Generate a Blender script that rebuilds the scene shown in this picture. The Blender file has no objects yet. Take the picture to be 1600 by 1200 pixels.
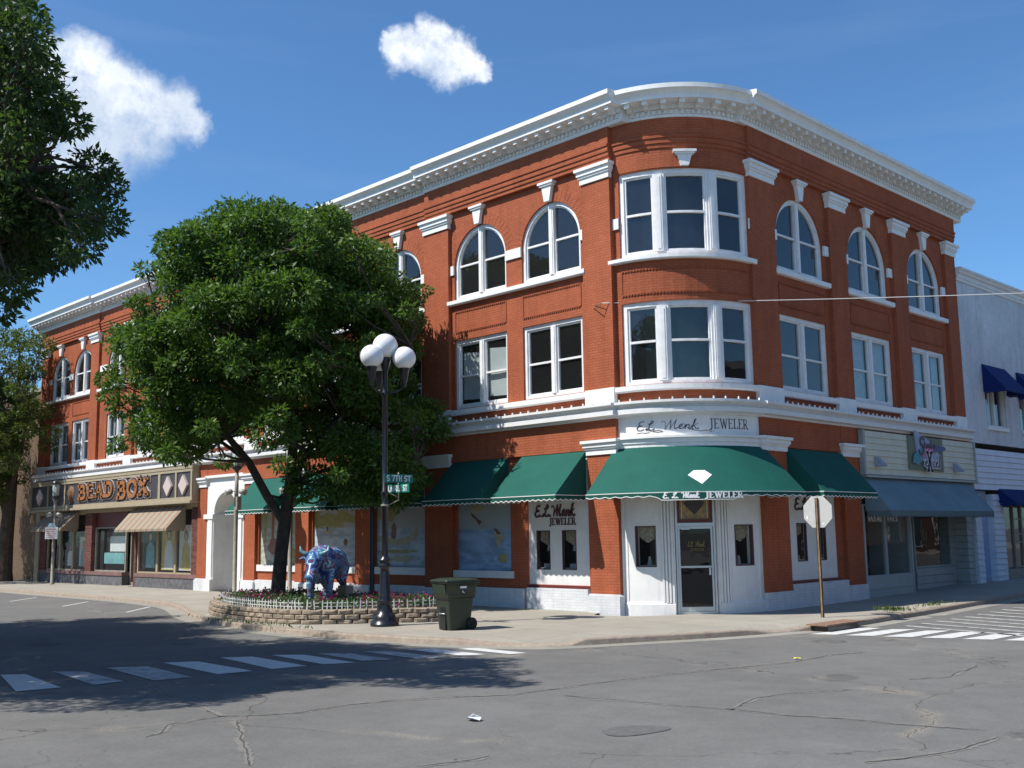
import bpy, bmesh, math, random
import numpy as np
from math import sin, cos, pi, radians, atan2, sqrt
from mathutils import Vector, Matrix

SC = bpy.context.scene
COL = SC.collection
rng = np.random.default_rng(7)
random.seed(5)

# ------------------------------------------------------------------ camera, world, sun, exposure
cam_d = bpy.data.cameras.new('camera'); cam = bpy.data.objects.new('camera', cam_d); COL.objects.link(cam)
YAW, PIT, ROL = radians(45.354), radians(8.005), radians(-0.863)
f_ = Vector((-sin(YAW)*cos(PIT), cos(YAW)*cos(PIT), sin(PIT)))
r0 = Vector((cos(YAW), sin(YAW), 0)); u0_ = r0.cross(f_)
cr = r0*cos(ROL) + u0_*sin(ROL); cu = -r0*sin(ROL) + u0_*cos(ROL)
CAM = Vector((15.06, -21.2, 2.05)); FPX = 1661.2
cam.matrix_world = Matrix(((cr.x, cu.x, -f_.x, CAM.x), (cr.y, cu.y, -f_.y, CAM.y), (cr.z, cu.z, -f_.z, CAM.z), (0, 0, 0, 1)))
cam_d.sensor_width = 36; cam_d.lens = FPX/1600*36; cam_d.clip_end = 3000
SC.camera = cam

SUN_A, SUN_B = 0.45, 1.45                      # sunlight travels along (SUN_A, 1, -SUN_B)
tosun = Vector((-SUN_A, -1, SUN_B)).normalized()
elev = math.asin(tosun.z); azim = atan2(tosun.x, tosun.y)
sl = bpy.data.lights.new('sun', 'SUN'); sl.energy = 4.6; sl.angle = radians(0.5); sl.color = (1, 0.955, 0.88)
so = bpy.data.objects.new('sun', sl); COL.objects.link(so); so.rotation_euler = tosun.to_track_quat('Z', 'Y').to_euler()
SC.view_settings.view_transform = 'Standard'; SC.view_settings.look = 'None'
SC.view_settings.exposure = 0.49; SC.view_settings.gamma = 1.0; SC.view_settings.use_curve_mapping = False

def pxdir(px, py):
    return (f_*FPX + cr*(px-800) - cu*(py-600)).normalized()

world = bpy.data.worlds.new("World"); SC.world = world; world.use_nodes = True
nt = world.node_tree; nt.nodes.clear(); N = nt.nodes.new; LK = nt.links.new
out = N('ShaderNodeOutputWorld'); bg = N('ShaderNodeBackground'); bg.inputs[1].default_value = 0.088
sky = N('ShaderNodeTexSky'); sky.sky_type = 'NISHITA'; sky.sun_disc = False
sky.sun_elevation = elev; sky.sun_rotation = azim; sky.altitude = 300; sky.air_density = 1.0; sky.dust_density = 0.6; sky.ozone_density = 2.2
tc = N('ShaderNodeTexCoord')
def vmath(op, a, b=None):
    n = N('ShaderNodeVectorMath'); n.operation = op
    if hasattr(a, 'links'): LK(a, n.inputs[0])
    else: n.inputs[0].default_value = a
    if b is not None:
        if hasattr(b, 'links'): LK(b, n.inputs[1])
        else: n.inputs[1].default_value = b
    return n.outputs['Value'] if op in ('DISTANCE', 'DOT_PRODUCT', 'LENGTH') else n.outputs[0]
def fmath(op, a, b=0.0, clamp=False, c=None):
    n = N('ShaderNodeMath'); n.operation = op; n.use_clamp = clamp
    for i, v in enumerate((a, b)):
        if hasattr(v, 'links'): LK(v, n.inputs[i])
        else: n.inputs[i].default_value = v
    return n.outputs[0]
dirv = tc.outputs['Generated']
def wnoise(scale, detail=8, rough=0.6, vec=None, dist=0.0):
    n = N('ShaderNodeTexNoise'); n.inputs['Scale'].default_value = scale; n.inputs['Detail'].default_value = detail
    n.inputs['Roughness'].default_value = rough; n.inputs['Distortion'].default_value = dist
    LK(vec if vec is not None else dirv, n.inputs['Vector']); return n
nw = wnoise(14, 9, 0.62)
wob = vmath('SUBTRACT', nw.outputs['Color'], (0.5, 0.5, 0.5))
sc_ = N('ShaderNodeVectorMath'); sc_.operation = 'SCALE'; LK(wob, sc_.inputs[0]); sc_.inputs['Scale'].default_value = 0.06
nw2 = wnoise(46, 7, 0.6); wob2 = vmath('SUBTRACT', nw2.outputs['Color'], (0.5, 0.5, 0.5)); sc2_ = N('ShaderNodeVectorMath'); sc2_.operation = 'SCALE'; LK(wob2, sc2_.inputs[0]); sc2_.inputs['Scale'].default_value = 0.016
dw = vmath('ADD', vmath('ADD', dirv, sc_.outputs[0]), sc2_.outputs[0])
blobs = [(100, 108, 48), (135, 125, 55), (180, 152, 52), (225, 165, 45), (262, 180, 44), (292, 190, 30), (150, 190, 80), (215, 200, 52),
         (85, 170, 70), (75, 235, 60), (130, 235, 45), (672, 52, 30), (660, 78, 34), (700, 86, 38), (628, 78, 34), (735, 98, 24), (605, 68, 20)]
far = [(Vector((0.9, -0.2, 0.45)), 0.22), (Vector((0.2, -0.9, 0.5)), 0.2)]  # unseen clouds behind the camera, added for reflections in the glass
acc = None
for b in [(pxdir(x, y), r/1661.0*1.35) for x, y, r in blobs] + [(v.normalized(), r) for v, r in far]:
    dd = vmath('DISTANCE', dw, tuple(b[0]))
    v = fmath('SUBTRACT', 1.0, fmath('DIVIDE', dd, b[1]), clamp=True)
    acc = v if acc is None else fmath('MAXIMUM', acc, v)
# thin haze streaks low on the right
mapn = N('ShaderNodeMapping'); mapn.inputs['Scale'].default_value = (1.2, 1.2, 9); LK(dirv, mapn.inputs[0])
cir = wnoise(2.2, 6, 0.6, mapn.outputs[0], 0.5)
cr1 = N('ShaderNodeMapRange'); LK(cir.outputs['Fac'], cr1.inputs[0]); cr1.inputs[1].default_value = 0.52; cr1.inputs[2].default_value = 0.85; cr1.inputs[4].default_value = 0.04
mr = N('ShaderNodeMapRange'); mr.interpolation_type = 'SMOOTHSTEP'; LK(acc, mr.inputs[0]); mr.inputs[1].default_value = 0.06; mr.inputs[2].default_value = 0.62; mr.inputs[4].default_value = 1.0
nfine = wnoise(34, 8, 0.65)
thin = N('ShaderNodeMapRange'); LK(nfine.outputs['Fac'], thin.inputs[0]); thin.inputs[1].default_value = 0.3; thin.inputs[2].default_value = 0.58; thin.inputs[3].default_value = 0.45; thin.inputs[4].default_value = 1.1
mask = fmath('MULTIPLY', mr.outputs[0], thin.outputs[0], clamp=True)
mask = fmath('MAXIMUM', fmath('MULTIPLY', mask, 0.96), cr1.outputs[0])
# cloud tone: whiter crests, greyer bases
nb = wnoise(7, 6, 0.6)
tone = N('ShaderNodeMix'); tone.data_type = 'RGBA'; tone.inputs[6].default_value = (4.3, 5.3, 6.8, 1); tone.inputs[7].default_value = (8.6, 9.0, 9.6, 1)
mr2 = N('ShaderNodeMapRange'); LK(nb.outputs['Fac'], mr2.inputs[0]); mr2.inputs[1].default_value = 0.4; mr2.inputs[2].default_value = 0.58
# the underside: where the cloud body lies above this direction, the base is greyer
dsh = vmath('ADD', dw, tuple(cu*0.030)); acc2 = None
for x, y, r in blobs[:12]:
    v = fmath('SUBTRACT', 1.0, fmath('DIVIDE', vmath('DISTANCE', dsh, tuple(pxdir(x, y))), r/1661.0*1.35), clamp=True)
    acc2 = v if acc2 is None else fmath('MAXIMUM', acc2, v)
und = N('ShaderNodeMapRange'); LK(acc2, und.inputs[0]); und.inputs[1].default_value = 0.25; und.inputs[2].default_value = 0.75; und.inputs[3].default_value = 1.0; und.inputs[4].default_value = 0.30
LK(fmath('MULTIPLY', fmath('ADD', mr2.outputs[0], 0.45, clamp=True), und.outputs[0]), tone.inputs[0])
tint = N('ShaderNodeMix'); tint.data_type = 'RGBA'; tint.blend_type = 'MULTIPLY'; tint.inputs[0].default_value = 1.0; LK(sky.outputs[0], tint.inputs[6]); tint.inputs[7].default_value = (0.68, 1.03, 1.30, 1)
mixc = N('ShaderNodeMix'); mixc.data_type = 'RGBA'; LK(mask, mixc.inputs[0]); LK(tint.outputs[2], mixc.inputs[6]); LK(tone.outputs[2], mixc.inputs[7])
LK(mixc.outputs[2], bg.inputs[0]); LK(bg.outputs[0], out.inputs[0])

# ------------------------------------------------------------------ materials
MT = {}
def mat(name, col, rough=0.6, var=0.12, vscale=3.0, bump=0.0, bscale=40.0, metal=0.0, spec=0.5, col2=None, detail=5, coat=0.0):
    if name in MT: return MT[name]
    m = bpy.data.materials.new(name); m.use_nodes = True; t = m.node_tree; p = t.nodes['Principled BSDF']
    p.inputs['Roughness'].default_value = rough; p.inputs['Metallic'].default_value = metal; p.inputs['Specular IOR Level'].default_value = spec
    p.inputs['Coat Weight'].default_value = coat
    tcn = t.nodes.new('ShaderNodeTexCoord')
    if var > 0 or col2:
        n = t.nodes.new('ShaderNodeTexNoise'); n.inputs['Scale'].default_value = vscale; n.inputs['Detail'].default_value = detail; n.inputs['Roughness'].default_value = 0.65
        t.links.new(tcn.outputs['Object'], n.inputs['Vector'])
        r = t.nodes.new('ShaderNodeMapRange'); t.links.new(n.outputs['Fac'], r.inputs[0]); r.inputs[1].default_value = 0.3; r.inputs[2].default_value = 0.7
        mx = t.nodes.new('ShaderNodeMix'); mx.data_type = 'RGBA'; t.links.new(r.outputs[0], mx.inputs[0])
        c2 = col2 or tuple(c*(1-var*1.6) for c in col); c1 = col if col2 else tuple(min(1, c*(1+var*0.5)) for c in col)
        mx.inputs[6].default_value = (*c2, 1); mx.inputs[7].default_value = (*c1, 1)
        t.links.new(mx.outputs[2], p.inputs['Base Color'])
    else: p.inputs['Base Color'].default_value = (*col, 1)
    if bump > 0:
        n2 = t.nodes.new('ShaderNodeTexNoise'); n2.inputs['Scale'].default_value = bscale; n2.inputs['Detail'].default_value = 4
        t.links.new(tcn.outputs['Object'], n2.inputs['Vector'])
        b = t.nodes.new('ShaderNodeBump'); b.inputs['Strength'].default_value = bump; b.inputs['Distance'].default_value = 0.02
        t.links.new(n2.outputs['Fac'], b.inputs['Height']); t.links.new(b.outputs[0], p.inputs['Normal'])
    m.diffuse_color = (*col, 1); MT[name] = m; return m

def nodes(m): return m.node_tree, m.node_tree.nodes, m.node_tree.links

def brick_mat(name, c1, c2, mort, bw=0.215, rh=0.072, ms=0.008, bump=0.35, stain=0.16, smooth=0.3):
    m = bpy.data.materials.new(name); m.use_nodes = True; t, n, l = nodes(m); p = n['Principled BSDF']
    p.inputs['Roughness'].default_value = 0.85; p.inputs['Specular IOR Level'].default_value = 0.15
    uv = n.new('ShaderNodeUVMap'); b = n.new('ShaderNodeTexBrick'); l.new(uv.outputs[0], b.inputs['Vector'])
    b.inputs['Scale'].default_value = 1; b.inputs['Brick Width'].default_value = bw; b.inputs['Row Height'].default_value = rh
    b.inputs['Mortar Size'].default_value = ms; b.inputs['Mortar Smooth'].default_value = smooth; b.inputs['Bias'].default_value = -0.1
    b.inputs['Color1'].default_value = (*c1, 1); b.inputs['Color2'].default_value = (*c2, 1); b.inputs['Mortar'].default_value = (*mort, 1)
    tcn = n.new('ShaderNodeTexCoord'); acc = b.outputs['Color']
    for sc, lo, hi, a in ((0.45, 0.35, 0.7, stain), (3.5, 0.35, 0.7, stain*0.6)):
        ns = n.new('ShaderNodeTexNoise'); ns.inputs['Scale'].default_value = sc; ns.inputs['Detail'].default_value = 6; ns.inputs['Roughness'].default_value = 0.7
        l.new(tcn.outputs['Object'], ns.inputs['Vector'])
        r = n.new('ShaderNodeMapRange'); l.new(ns.outputs['Fac'], r.inputs[0]); r.inputs[1].default_value = lo; r.inputs[2].default_value = hi; r.inputs[3].default_value = 1-a; r.inputs[4].default_value = 1+a*0.4
        mx = n.new('ShaderNodeMix'); mx.data_type = 'RGBA'; mx.blend_type = 'MULTIPLY'; mx.inputs[0].default_value = 1
        l.new(acc, mx.inputs[6]); l.new(r.outputs[0], mx.inputs[7]); acc = mx.outputs[2]
    mps = n.new('ShaderNodeMapping'); mps.inputs['Scale'].default_value = (2.2, 2.2, .16); l.new(tcn.outputs['Object'], mps.inputs[0])
    ns = n.new('ShaderNodeTexNoise'); ns.inputs['Scale'].default_value = 1.6; ns.inputs['Detail'].default_value = 5; ns.inputs['Roughness'].default_value = 0.65; l.new(mps.outputs[0], ns.inputs['Vector'])
    r = n.new('ShaderNodeMapRange'); l.new(ns.outputs['Fac'], r.inputs[0]); r.inputs[1].default_value = .5; r.inputs[2].default_value = .72; r.inputs[3].default_value = 1; r.inputs[4].default_value = 1-stain*1.1
    mx = n.new('ShaderNodeMix'); mx.data_type = 'RGBA'; mx.blend_type = 'MULTIPLY'; mx.inputs[0].default_value = 1; l.new(acc, mx.inputs[6]); l.new(r.outputs[0], mx.inputs[7]); acc = mx.outputs[2]
    l.new(acc, p.inputs['Base Color'])
    bp = n.new('ShaderNodeBump'); bp.inputs['Strength'].default_value = bump; bp.inputs['Distance'].default_value = 0.012
    bp.invert = True; l.new(b.outputs['Fac'], bp.inputs['Height']); l.new(bp.outputs[0], p.inputs['Normal'])
    MT[name] = m; return m

BRICK = brick_mat('painted_brick', (0.372, 0.108, 0.052), (0.415, 0.122, 0.059), (0.30, 0.083, 0.042))
BROWNBRICK = brick_mat('dark_shop_brick', (0.12, 0.03, 0.025), (0.20, 0.08, 0.065), (0.16, 0.12, 0.11), stain=0.25)
TANBRICK = brick_mat('tan_brick', (0.13, 0.085, 0.05), (0.165, 0.105, 0.062), (0.15, 0.12, 0.09))
WHITEBRICK = brick_mat('white_painted_brick', (0.64, 0.66, 0.68), (0.70, 0.71, 0.72), (0.58, 0.60, 0.62), bump=0.3, stain=0.13)
def streaked(name, col, rough, amt, dirt=(.45, .42, .36)):
    m = mat(name, col, rough, 0.06, 2.5, 0.1, 26); t, n, l = nodes(m); p = n['Principled BSDF']; src = p.inputs['Base Color'].links[0].from_socket
    tcn = n.new('ShaderNodeTexCoord'); mp_ = n.new('ShaderNodeMapping'); mp_.inputs['Scale'].default_value = (6, 6, .5); l.new(tcn.outputs['Object'], mp_.inputs[0])
    ns = n.new('ShaderNodeTexNoise'); ns.inputs['Scale'].default_value = 1.5; ns.inputs['Detail'].default_value = 7; ns.inputs['Roughness'].default_value = .7; l.new(mp_.outputs[0], ns.inputs['Vector'])
    r = n.new('ShaderNodeMapRange'); l.new(ns.outputs['Fac'], r.inputs[0]); r.inputs[1].default_value = .54; r.inputs[2].default_value = .78; r.inputs[4].default_value = amt
    x = n.new('ShaderNodeMix'); x.data_type = 'RGBA'; l.new(r.outputs[0], x.inputs[0]); l.new(src, x.inputs[6]); x.inputs[7].default_value = (*dirt, 1); l.new(x.outputs[2], p.inputs['Base Color']); return m
WHITE = streaked('white_trim_paint', (0.80, 0.80, 0.78), 0.5, .35)
WHITEW = streaked('worn_white_paint', (0.72, 0.72, 0.71), 0.6, .28)
WHITEPL = brick_mat('grey_white_brick', (0.64, 0.67, 0.70), (0.69, 0.71, 0.74), (0.60, 0.63, 0.67), bump=0.2, stain=0.16)
FRAME = mat('window_frame_paint', (0.78, 0.78, 0.77), 0.45, 0.08, 4, 0.05, 30)
GREEN = mat('green_awning_canvas', (0.0075, 0.088, 0.068), 0.8, 0.10, 1.3, 0.5, 2.2, spec=0.25)
GREEND = mat('green_awning_valance', (0.007, 0.078, 0.058), 0.8, 0.05, 4, spec=0.25)
TRIM = mat('white_binding', (0.75, 0.75, 0.72), 0.7, 0)
BLUEG = mat('faded_blue_awning', (0.17, 0.255, 0.30), 0.85, 0.12, 1.0, 0.5, 2.0, spec=0.2)
GREYG = mat('faded_grey_valance', (0.12, 0.17, 0.18), 0.85, 0.06, 2, spec=0.2)
NAVY = mat('navy_awning', (0.007, 0.022, 0.12), 0.8, 0.06, 2, 0.1, 60, spec=0.2)
CREAM = mat('cream_trim_paint', (0.36, 0.30, 0.20), 0.6, 0.08, 3)
SIDING = mat('cream_siding', (0.62, 0.61, 0.48), 0.6, 0.08, 2)
SIDEW = mat('white_siding', (0.64, 0.69, 0.77), 0.6, 0.07, 2)
SIDEG = mat('grey_siding', (0.33, 0.36, 0.35), 0.6, 0.08, 2)
MAROON = mat('maroon_paint', (0.12, 0.02, 0.02), 0.5, 0.1)
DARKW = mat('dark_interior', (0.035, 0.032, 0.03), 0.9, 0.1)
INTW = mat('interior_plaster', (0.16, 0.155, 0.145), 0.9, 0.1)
CEIL = mat('interior_ceiling', (0.30, 0.30, 0.29), 0.9, 0.1)
ROOFM = mat('roof_membrane', (0.12, 0.12, 0.12), 0.9, 0.2)
BLACKM = mat('black_iron_paint', (0.012, 0.012, 0.016), 0.32, 0.1, 6, 0.05, 40, coat=0.2)
STEEL = mat('weathered_steel', (0.30, 0.27, 0.22), 0.6, 0.2, 4)
RUST = mat('rusty_steel', (0.22, 0.14, 0.08), 0.75, 0.3, 8)
DKGREY = mat('charcoal_panel', (0.055, 0.05, 0.055), 0.6, 0.1)
ORANGE = mat('orange_lettering', (.36, .145, .045), 0.5, 0.15, 6)
PINKW = mat('pale_outline_paint', (0.55, 0.45, 0.42), 0.5, 0)
INK = mat('dark_lettering', (0.05, 0.035, 0.06), 0.5, 0)
SCRIPTB = mat('brown_lettering', (0.09, 0.045, 0.05), 0.5, 0)
WLET = mat('white_lettering', (0.8, 0.8, 0.8), 0.5, 0)
ALU = mat('aluminium', (0.55, 0.56, 0.56), 0.35, 0.05, metal=0.6)
CURTAIN = mat('pale_curtain', (0.50, 0.52, 0.50), 0.9, 0.15, 6)
BLIND = mat('paper_blind', (0.62, 0.60, 0.55), 0.9, 0.08, 1.5)
GREYST = mat('grey_stone_base', (0.13, 0.13, 0.14), 0.8, 0.35, 5, 0.4, 12)

def glass_mat(name, tint=(0.75, 0.82, 0.85), ior=1.75, rough=0.015, wav=0.02):
    m = bpy.data.materials.new(name); m.use_nodes = True; t, n, l = nodes(m); n.remove(n['Principled BSDF'])
    tr = n.new('ShaderNodeBsdfTransparent'); tr.inputs[0].default_value = (*tint, 1)
    gl = n.new('ShaderNodeBsdfGlossy'); gl.inputs['Roughness'].default_value = rough; gl.inputs[0].default_value = (0.95, 0.97, 1, 1)
    # Schlick reflectance from the unsigned angle, the same from both sides of the pane
    ge = n.new('ShaderNodeNewGeometry'); dt = n.new('ShaderNodeVectorMath'); dt.operation = 'DOT_PRODUCT'; l.new(ge.outputs['Incoming'], dt.inputs[0]); l.new(ge.outputs['Normal'], dt.inputs[1])
    def mth(op, a, b):
        k = n.new('ShaderNodeMath'); k.operation = op
        for i, v in enumerate((a, b)):
            if hasattr(v, 'links'): l.new(v, k.inputs[i])
            elif v is not None: k.inputs[i].default_value = v
        return k
    f0 = ((ior-1)/(ior+1))**2; om = mth('SUBTRACT', 1.0, mth('ABSOLUTE', dt.outputs['Value'], None).outputs[0]); p5 = mth('POWER', om.outputs[0], 5.0)
    fr = mth('ADD', mth('MULTIPLY', p5.outputs[0], 1-f0).outputs[0], f0)
    tcn = n.new('ShaderNodeTexCoord'); ns = n.new('ShaderNodeTexNoise'); ns.inputs['Scale'].default_value = 1.3; ns.inputs['Detail'].default_value = 2
    l.new(tcn.outputs['Object'], ns.inputs['Vector'])
    bp = n.new('ShaderNodeBump'); bp.inputs['Strength'].default_value = wav*4; bp.inputs['Distance'].default_value = 0.05
    l.new(ns.outputs['Fac'], bp.inputs['Height']); l.new(bp.outputs[0], gl.inputs['Normal']); 
    mx = n.new('ShaderNodeMixShader'); l.new(fr.outputs[0], mx.inputs[0]); l.new(tr.outputs[0], mx.inputs[1]); l.new(gl.outputs[0], mx.inputs[2])
    # a thin film of dust
    df = n.new('ShaderNodeBsdfDiffuse'); df.inputs[0].default_value = (0.35, 0.36, 0.37, 1); m2 = n.new('ShaderNodeMixShader'); m2.inputs[0].default_value = 0.03
    l.new(mx.outputs[0], m2.inputs[1]); l.new(df.outputs[0], m2.inputs[2]); l.new(m2.outputs[0], n['Material Output'].inputs[0])
    MT[name] = m; return m
GLASS = glass_mat('window_glass')
SHOPG = glass_mat('shop_glass', (0.85, 0.87, 0.86), 1.27)
DOORG = glass_mat('tinted_glass', (0.25, 0.27, 0.27), 1.5)

# ------------------------------------------------------------------ mesh builder
class MB:
    def __init__(s): s.v = []; s.f = []; s.uv = []; s.sm = []
    def face(s, pts, uvs=None, sm=False):
        b = len(s.v); s.v.extend([tuple(p) for p in pts]); s.f.append(tuple(range(b, b+len(pts))))
        s.uv.append(uvs or [(p[0]+p[1], p[2]) for p in pts]); s.sm.append(sm)
    def mface(s, mp, pts, sm=False):       # pts in facade coords (u, d, z)
        k = mp.k
        s.face([mp(*p) for p in pts], [(p[0]*k+p[1]*0.93, p[2]+0.31*p[1]) for p in pts], sm)
    def box(s, mp, u0, u1, z0, z1, d0, d1, n=1):
        if n == 1 and mp.n > 1: n = max(1, int(abs(u1-u0)/6))
        for i in range(n):
            a = u0+(u1-u0)*i/n; b = u0+(u1-u0)*(i+1)/n
            s.mface(mp, [(a, d1, z0), (b, d1, z0), (b, d1, z1), (a, d1, z1)])
            s.mface(mp, [(b, d0, z0), (a, d0, z0), (a, d0, z1), (b, d0, z1)])
            s.mface(mp, [(a, d0, z1), (a, d1, z1), (b, d1, z1), (b, d0, z1)])
            s.mface(mp, [(a, d0, z0), (b, d0, z0), (b, d1, z0), (a, d1, z0)])
        s.mface(mp, [(u0, d0, z0), (u0, d1, z0), (u0, d1, z1), (u0, d0, z1)])
        s.mface(mp, [(u1, d0, z0), (u1, d0, z1), (u1, d1, z1), (u1, d1, z0)])
    def sweep(s, mp, prof, u0, u1, n=1, caps=True):
        if n == 1 and mp.n > 1: n = max(1, int(abs(u1-u0)/5))
        m = len(prof)
        for i in range(n):
            a = u0+(u1-u0)*i/n; b = u0+(u1-u0)*(i+1)/n
            for j in range(m):
                (d0, z0), (d1, z1) = prof[j], prof[(j+1) % m]
                s.mface(mp, [(a, d0, z0), (b, d0, z0), (b, d1, z1), (a, d1, z1)])
        if caps:
            s.mface(mp, [(u0, d, z) for d, z in prof]); s.mface(mp, [(u1, d, z) for d, z in reversed(prof)])
    def prism(s, mp, pts, d0, d1, ends=True):      # pts (u, z) outline
        s.mface(mp, [(u, d1, z) for u, z in pts])
        if ends: s.mface(mp, [(u, d0, z) for u, z in reversed(pts)])
        m = len(pts)
        for i in range(m):
            (a, z), (b, y) = pts[i], pts[(i+1) % m]
            s.mface(mp, [(a, d0, z), (b, d0, y), (b, d1, y), (a, d1, z)])
    def wprism(s, pts, z0, z1, bottom=False, sides=True):       # world outline (x, y)
        s.face([(x, y, z1) for x, y in pts], [(x, y) for x, y in pts])
        if bottom: s.face([(x, y, z0) for x, y in reversed(pts)])
        m = len(pts); L = 0
        if sides:
            for i in range(m):
                (a, b), (c, d) = pts[i], pts[(i+1) % m]; q = L+sqrt((c-a)**2+(d-b)**2)
                s.face([(a, b, z0), (c, d, z0), (c, d, z1), (a, b, z1)], [(L, z0), (q, z0), (q, z1), (L, z1)]); L = q
    def wbox(s, x0, x1, y0, y1, z0, z1): s.wprism([(x0, y0), (x1, y0), (x1, y1), (x0, y1)], z0, z1, True)
    def lathe(s, c, prof, seg=16, ax=None):
        c = Vector(c); M = (ax.to_track_quat('Z', 'Y').to_matrix() if ax is not None else Matrix.Identity(3))
        for j in range(len(prof)-1):
            (r0, z0), (r1, z1) = prof[j], prof[j+1]
            for i in range(seg):
                a, b = 2*pi*i/seg, 2*pi*(i+1)/seg
                P = [(r0*cos(a), r0*sin(a), z0), (r0*cos(b), r0*sin(b), z0), (r1*cos(b), r1*sin(b), z1), (r1*cos(a), r1*sin(a), z1)]
                if r0 < 1e-6: P = [P[0], P[2], P[3]]
                elif r1 < 1e-6: P = P[:3]
                s.face([c+M @ Vector(p) for p in P], sm=True)
    def tube(s, path, rad, seg=8, caps=True):
        path = [Vector(p) for p in path]
        if not hasattr(rad, '__len__'): rad = [rad]*len(path)
        rings = []
        up = Vector((0.13, 0.2, 1)).normalized()
        for i, p in enumerate(path):
            t = (path[min(i+1, len(path)-1)]-path[max(i-1, 0)]).normalized()
            ref = up if abs(t.dot(up)) < 0.93 else Vector((1, 0.1, 0))
            a = t.cross(ref).normalized(); b = t.cross(a)
            rings.append([p+(a*cos(2*pi*k/seg)+b*sin(2*pi*k/seg))*rad[i] for k in range(seg)])
        for i in range(len(rings)-1):
            for k in range(seg):
                q = (k+1) % seg; s.face([rings[i][k], rings[i][q], rings[i+1][q], rings[i+1][k]], sm=True)
        if caps: s.face(rings[0][::-1]); s.face(rings[-1])
    def build(s, name, m, parent=None, weld=True, bevel=0):
        me = bpy.data.meshes.new(name); me.from_pydata(s.v, [], s.f)
        uvl = me.uv_layers.new(name='UVMap'); flat = [c for f in s.uv for p in f for c in p]
        uvl.data.foreach_set('uv', flat); me.polygons.foreach_set('use_smooth', s.sm)
        if weld:
            bm = bmesh.new(); bm.from_mesh(me); bmesh.ops.remove_doubles(bm, verts=bm.verts, dist=0.0004)
            bmesh.ops.recalc_face_normals(bm, faces=bm.faces)
            if bevel: bmesh.ops.bevel(bm, geom=[e for e in bm.edges if e.is_manifold and e.calc_face_angle(0) > 0.5], offset=bevel, segments=2, affect='EDGES', profile=0.6)
            bm.to_mesh(me); bm.free()
        me.materials.append(m)
        o = bpy.data.objects.new(name, me); COL.objects.link(o)
        if parent is not None:
            o.parent = parent
            if parent.type == 'EMPTY': o.matrix_parent_inverse = Matrix.Translation(-parent.location)
        return o

def tag(o, label=None, cat=None, group=None, kind=None):
    if label: o['label'] = label
    if cat: o['category'] = cat
    if group: o['group'] = group
    if kind: o['kind'] = kind
    return o
def thing(name, label, cat, loc=(0, 0, 0), group=None):
    o = bpy.data.objects.new(name, None); COL.objects.link(o); o.location = loc; o.empty_display_size = 0.3
    return tag(o, label, cat, group)
def copy_tree(o, parent=None, off=None):
    c = o.copy(); COL.objects.link(c)
    if parent is not None: c.parent = parent; c.matrix_parent_inverse = o.matrix_parent_inverse.copy()
    for ch in [x for x in list(bpy.data.objects) if x.parent == o]: copy_tree(ch, c)
    return c

# facade coordinate maps: u along the wall, d outwards, z up
def mapL(u, d, z): return (u, -d, z)
def mapR(u, d, z): return (d, u, z)
KC = (-2.70, 2.76); KR = 2.62
def mapK(u, d, z): a = radians(u); return (KC[0]+(KR+d)*sin(a), KC[1]-(KR+d)*cos(a), z)
class Map:
    def __init__(s, f, k=1.0, n=1): s.f = f; s.k = k; s.n = n
    def __call__(s, u, d, z): return s.f(u, d, z)
ML, MR, MK = Map(mapL), Map(mapR), Map(mapK, radians(1)*KR, 2)

def wall(mb, mp, u0, u1, z0, z1, d, ops, rev=0.2):
    us = sorted({u0, u1, *[o[0] for o in ops], *[o[1] for o in ops]}); us = [u for u in us if u0 <= u <= u1]
    def quad(a, b, za, zb):
        n = max(1, int((b-a)/6)) if mp.n > 1 else 1
        for i in range(n):
            p, q = a+(b-a)*i/n, a+(b-a)*(i+1)/n
            mb.mface(mp, [(p, d, za), (q, d, za), (q, d, zb), (p, d, zb)])
    for a, b in zip(us[:-1], us[1:]):
        z = z0
        for o in sorted([o for o in ops if o[0] <= a+1e-6 and o[1] >= b-1e-6], key=lambda o: o[2]):
            top = o[3]
            if o[2] > z+1e-6: quad(a, b, z, o[2])
            if len(o) > 4 and o[4]:      # arch: o[3] is the spring line
                r = (o[1]-o[0])/2; c = (o[0]+o[1])/2; top = o[3]+r+0.02; n = 20
                P = [(c-r*cos(pi*i/n), o[3]+r*sin(pi*i/n)) for i in range(n+1)]
                for (pu, pz), (qu, qz) in zip(P[:-1], P[1:]):
                    mb.mface(mp, [(pu, d, pz), (qu, d, qz), (qu, d, top), (pu, d, top)])
                    mb.mface(mp, [(pu, d, pz), (pu, d-rev, pz), (qu, d-rev, qz), (qu, d, qz)])
            z = top
        if z < z1-1e-6: quad(a, b, z, z1)
    for o in ops:
        a, b, za, zb = o[:4]
        mb.mface(mp, [(a, d, za), (a, d-rev, za), (a, d-rev, zb), (a, d, zb)])
        mb.mface(mp, [(b, d, za), (b, d, zb), (b, d-rev, zb), (b, d-rev, za)])
        n = max(1, int((b-a)/6)) if mp.n > 1 else 1
        for i in range(n):
            p, q = a+(b-a)*i/n, a+(b-a)*(i+1)/n
            mb.mface(mp, [(p, d, za), (q, d, za), (q, d-rev, za), (p, d-rev, za)])
            if not (len(o) > 4 and o[4]): mb.mface(mp, [(p, d, zb), (p, d-rev, zb), (q, d-rev, zb), (q, d, zb)])

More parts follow.
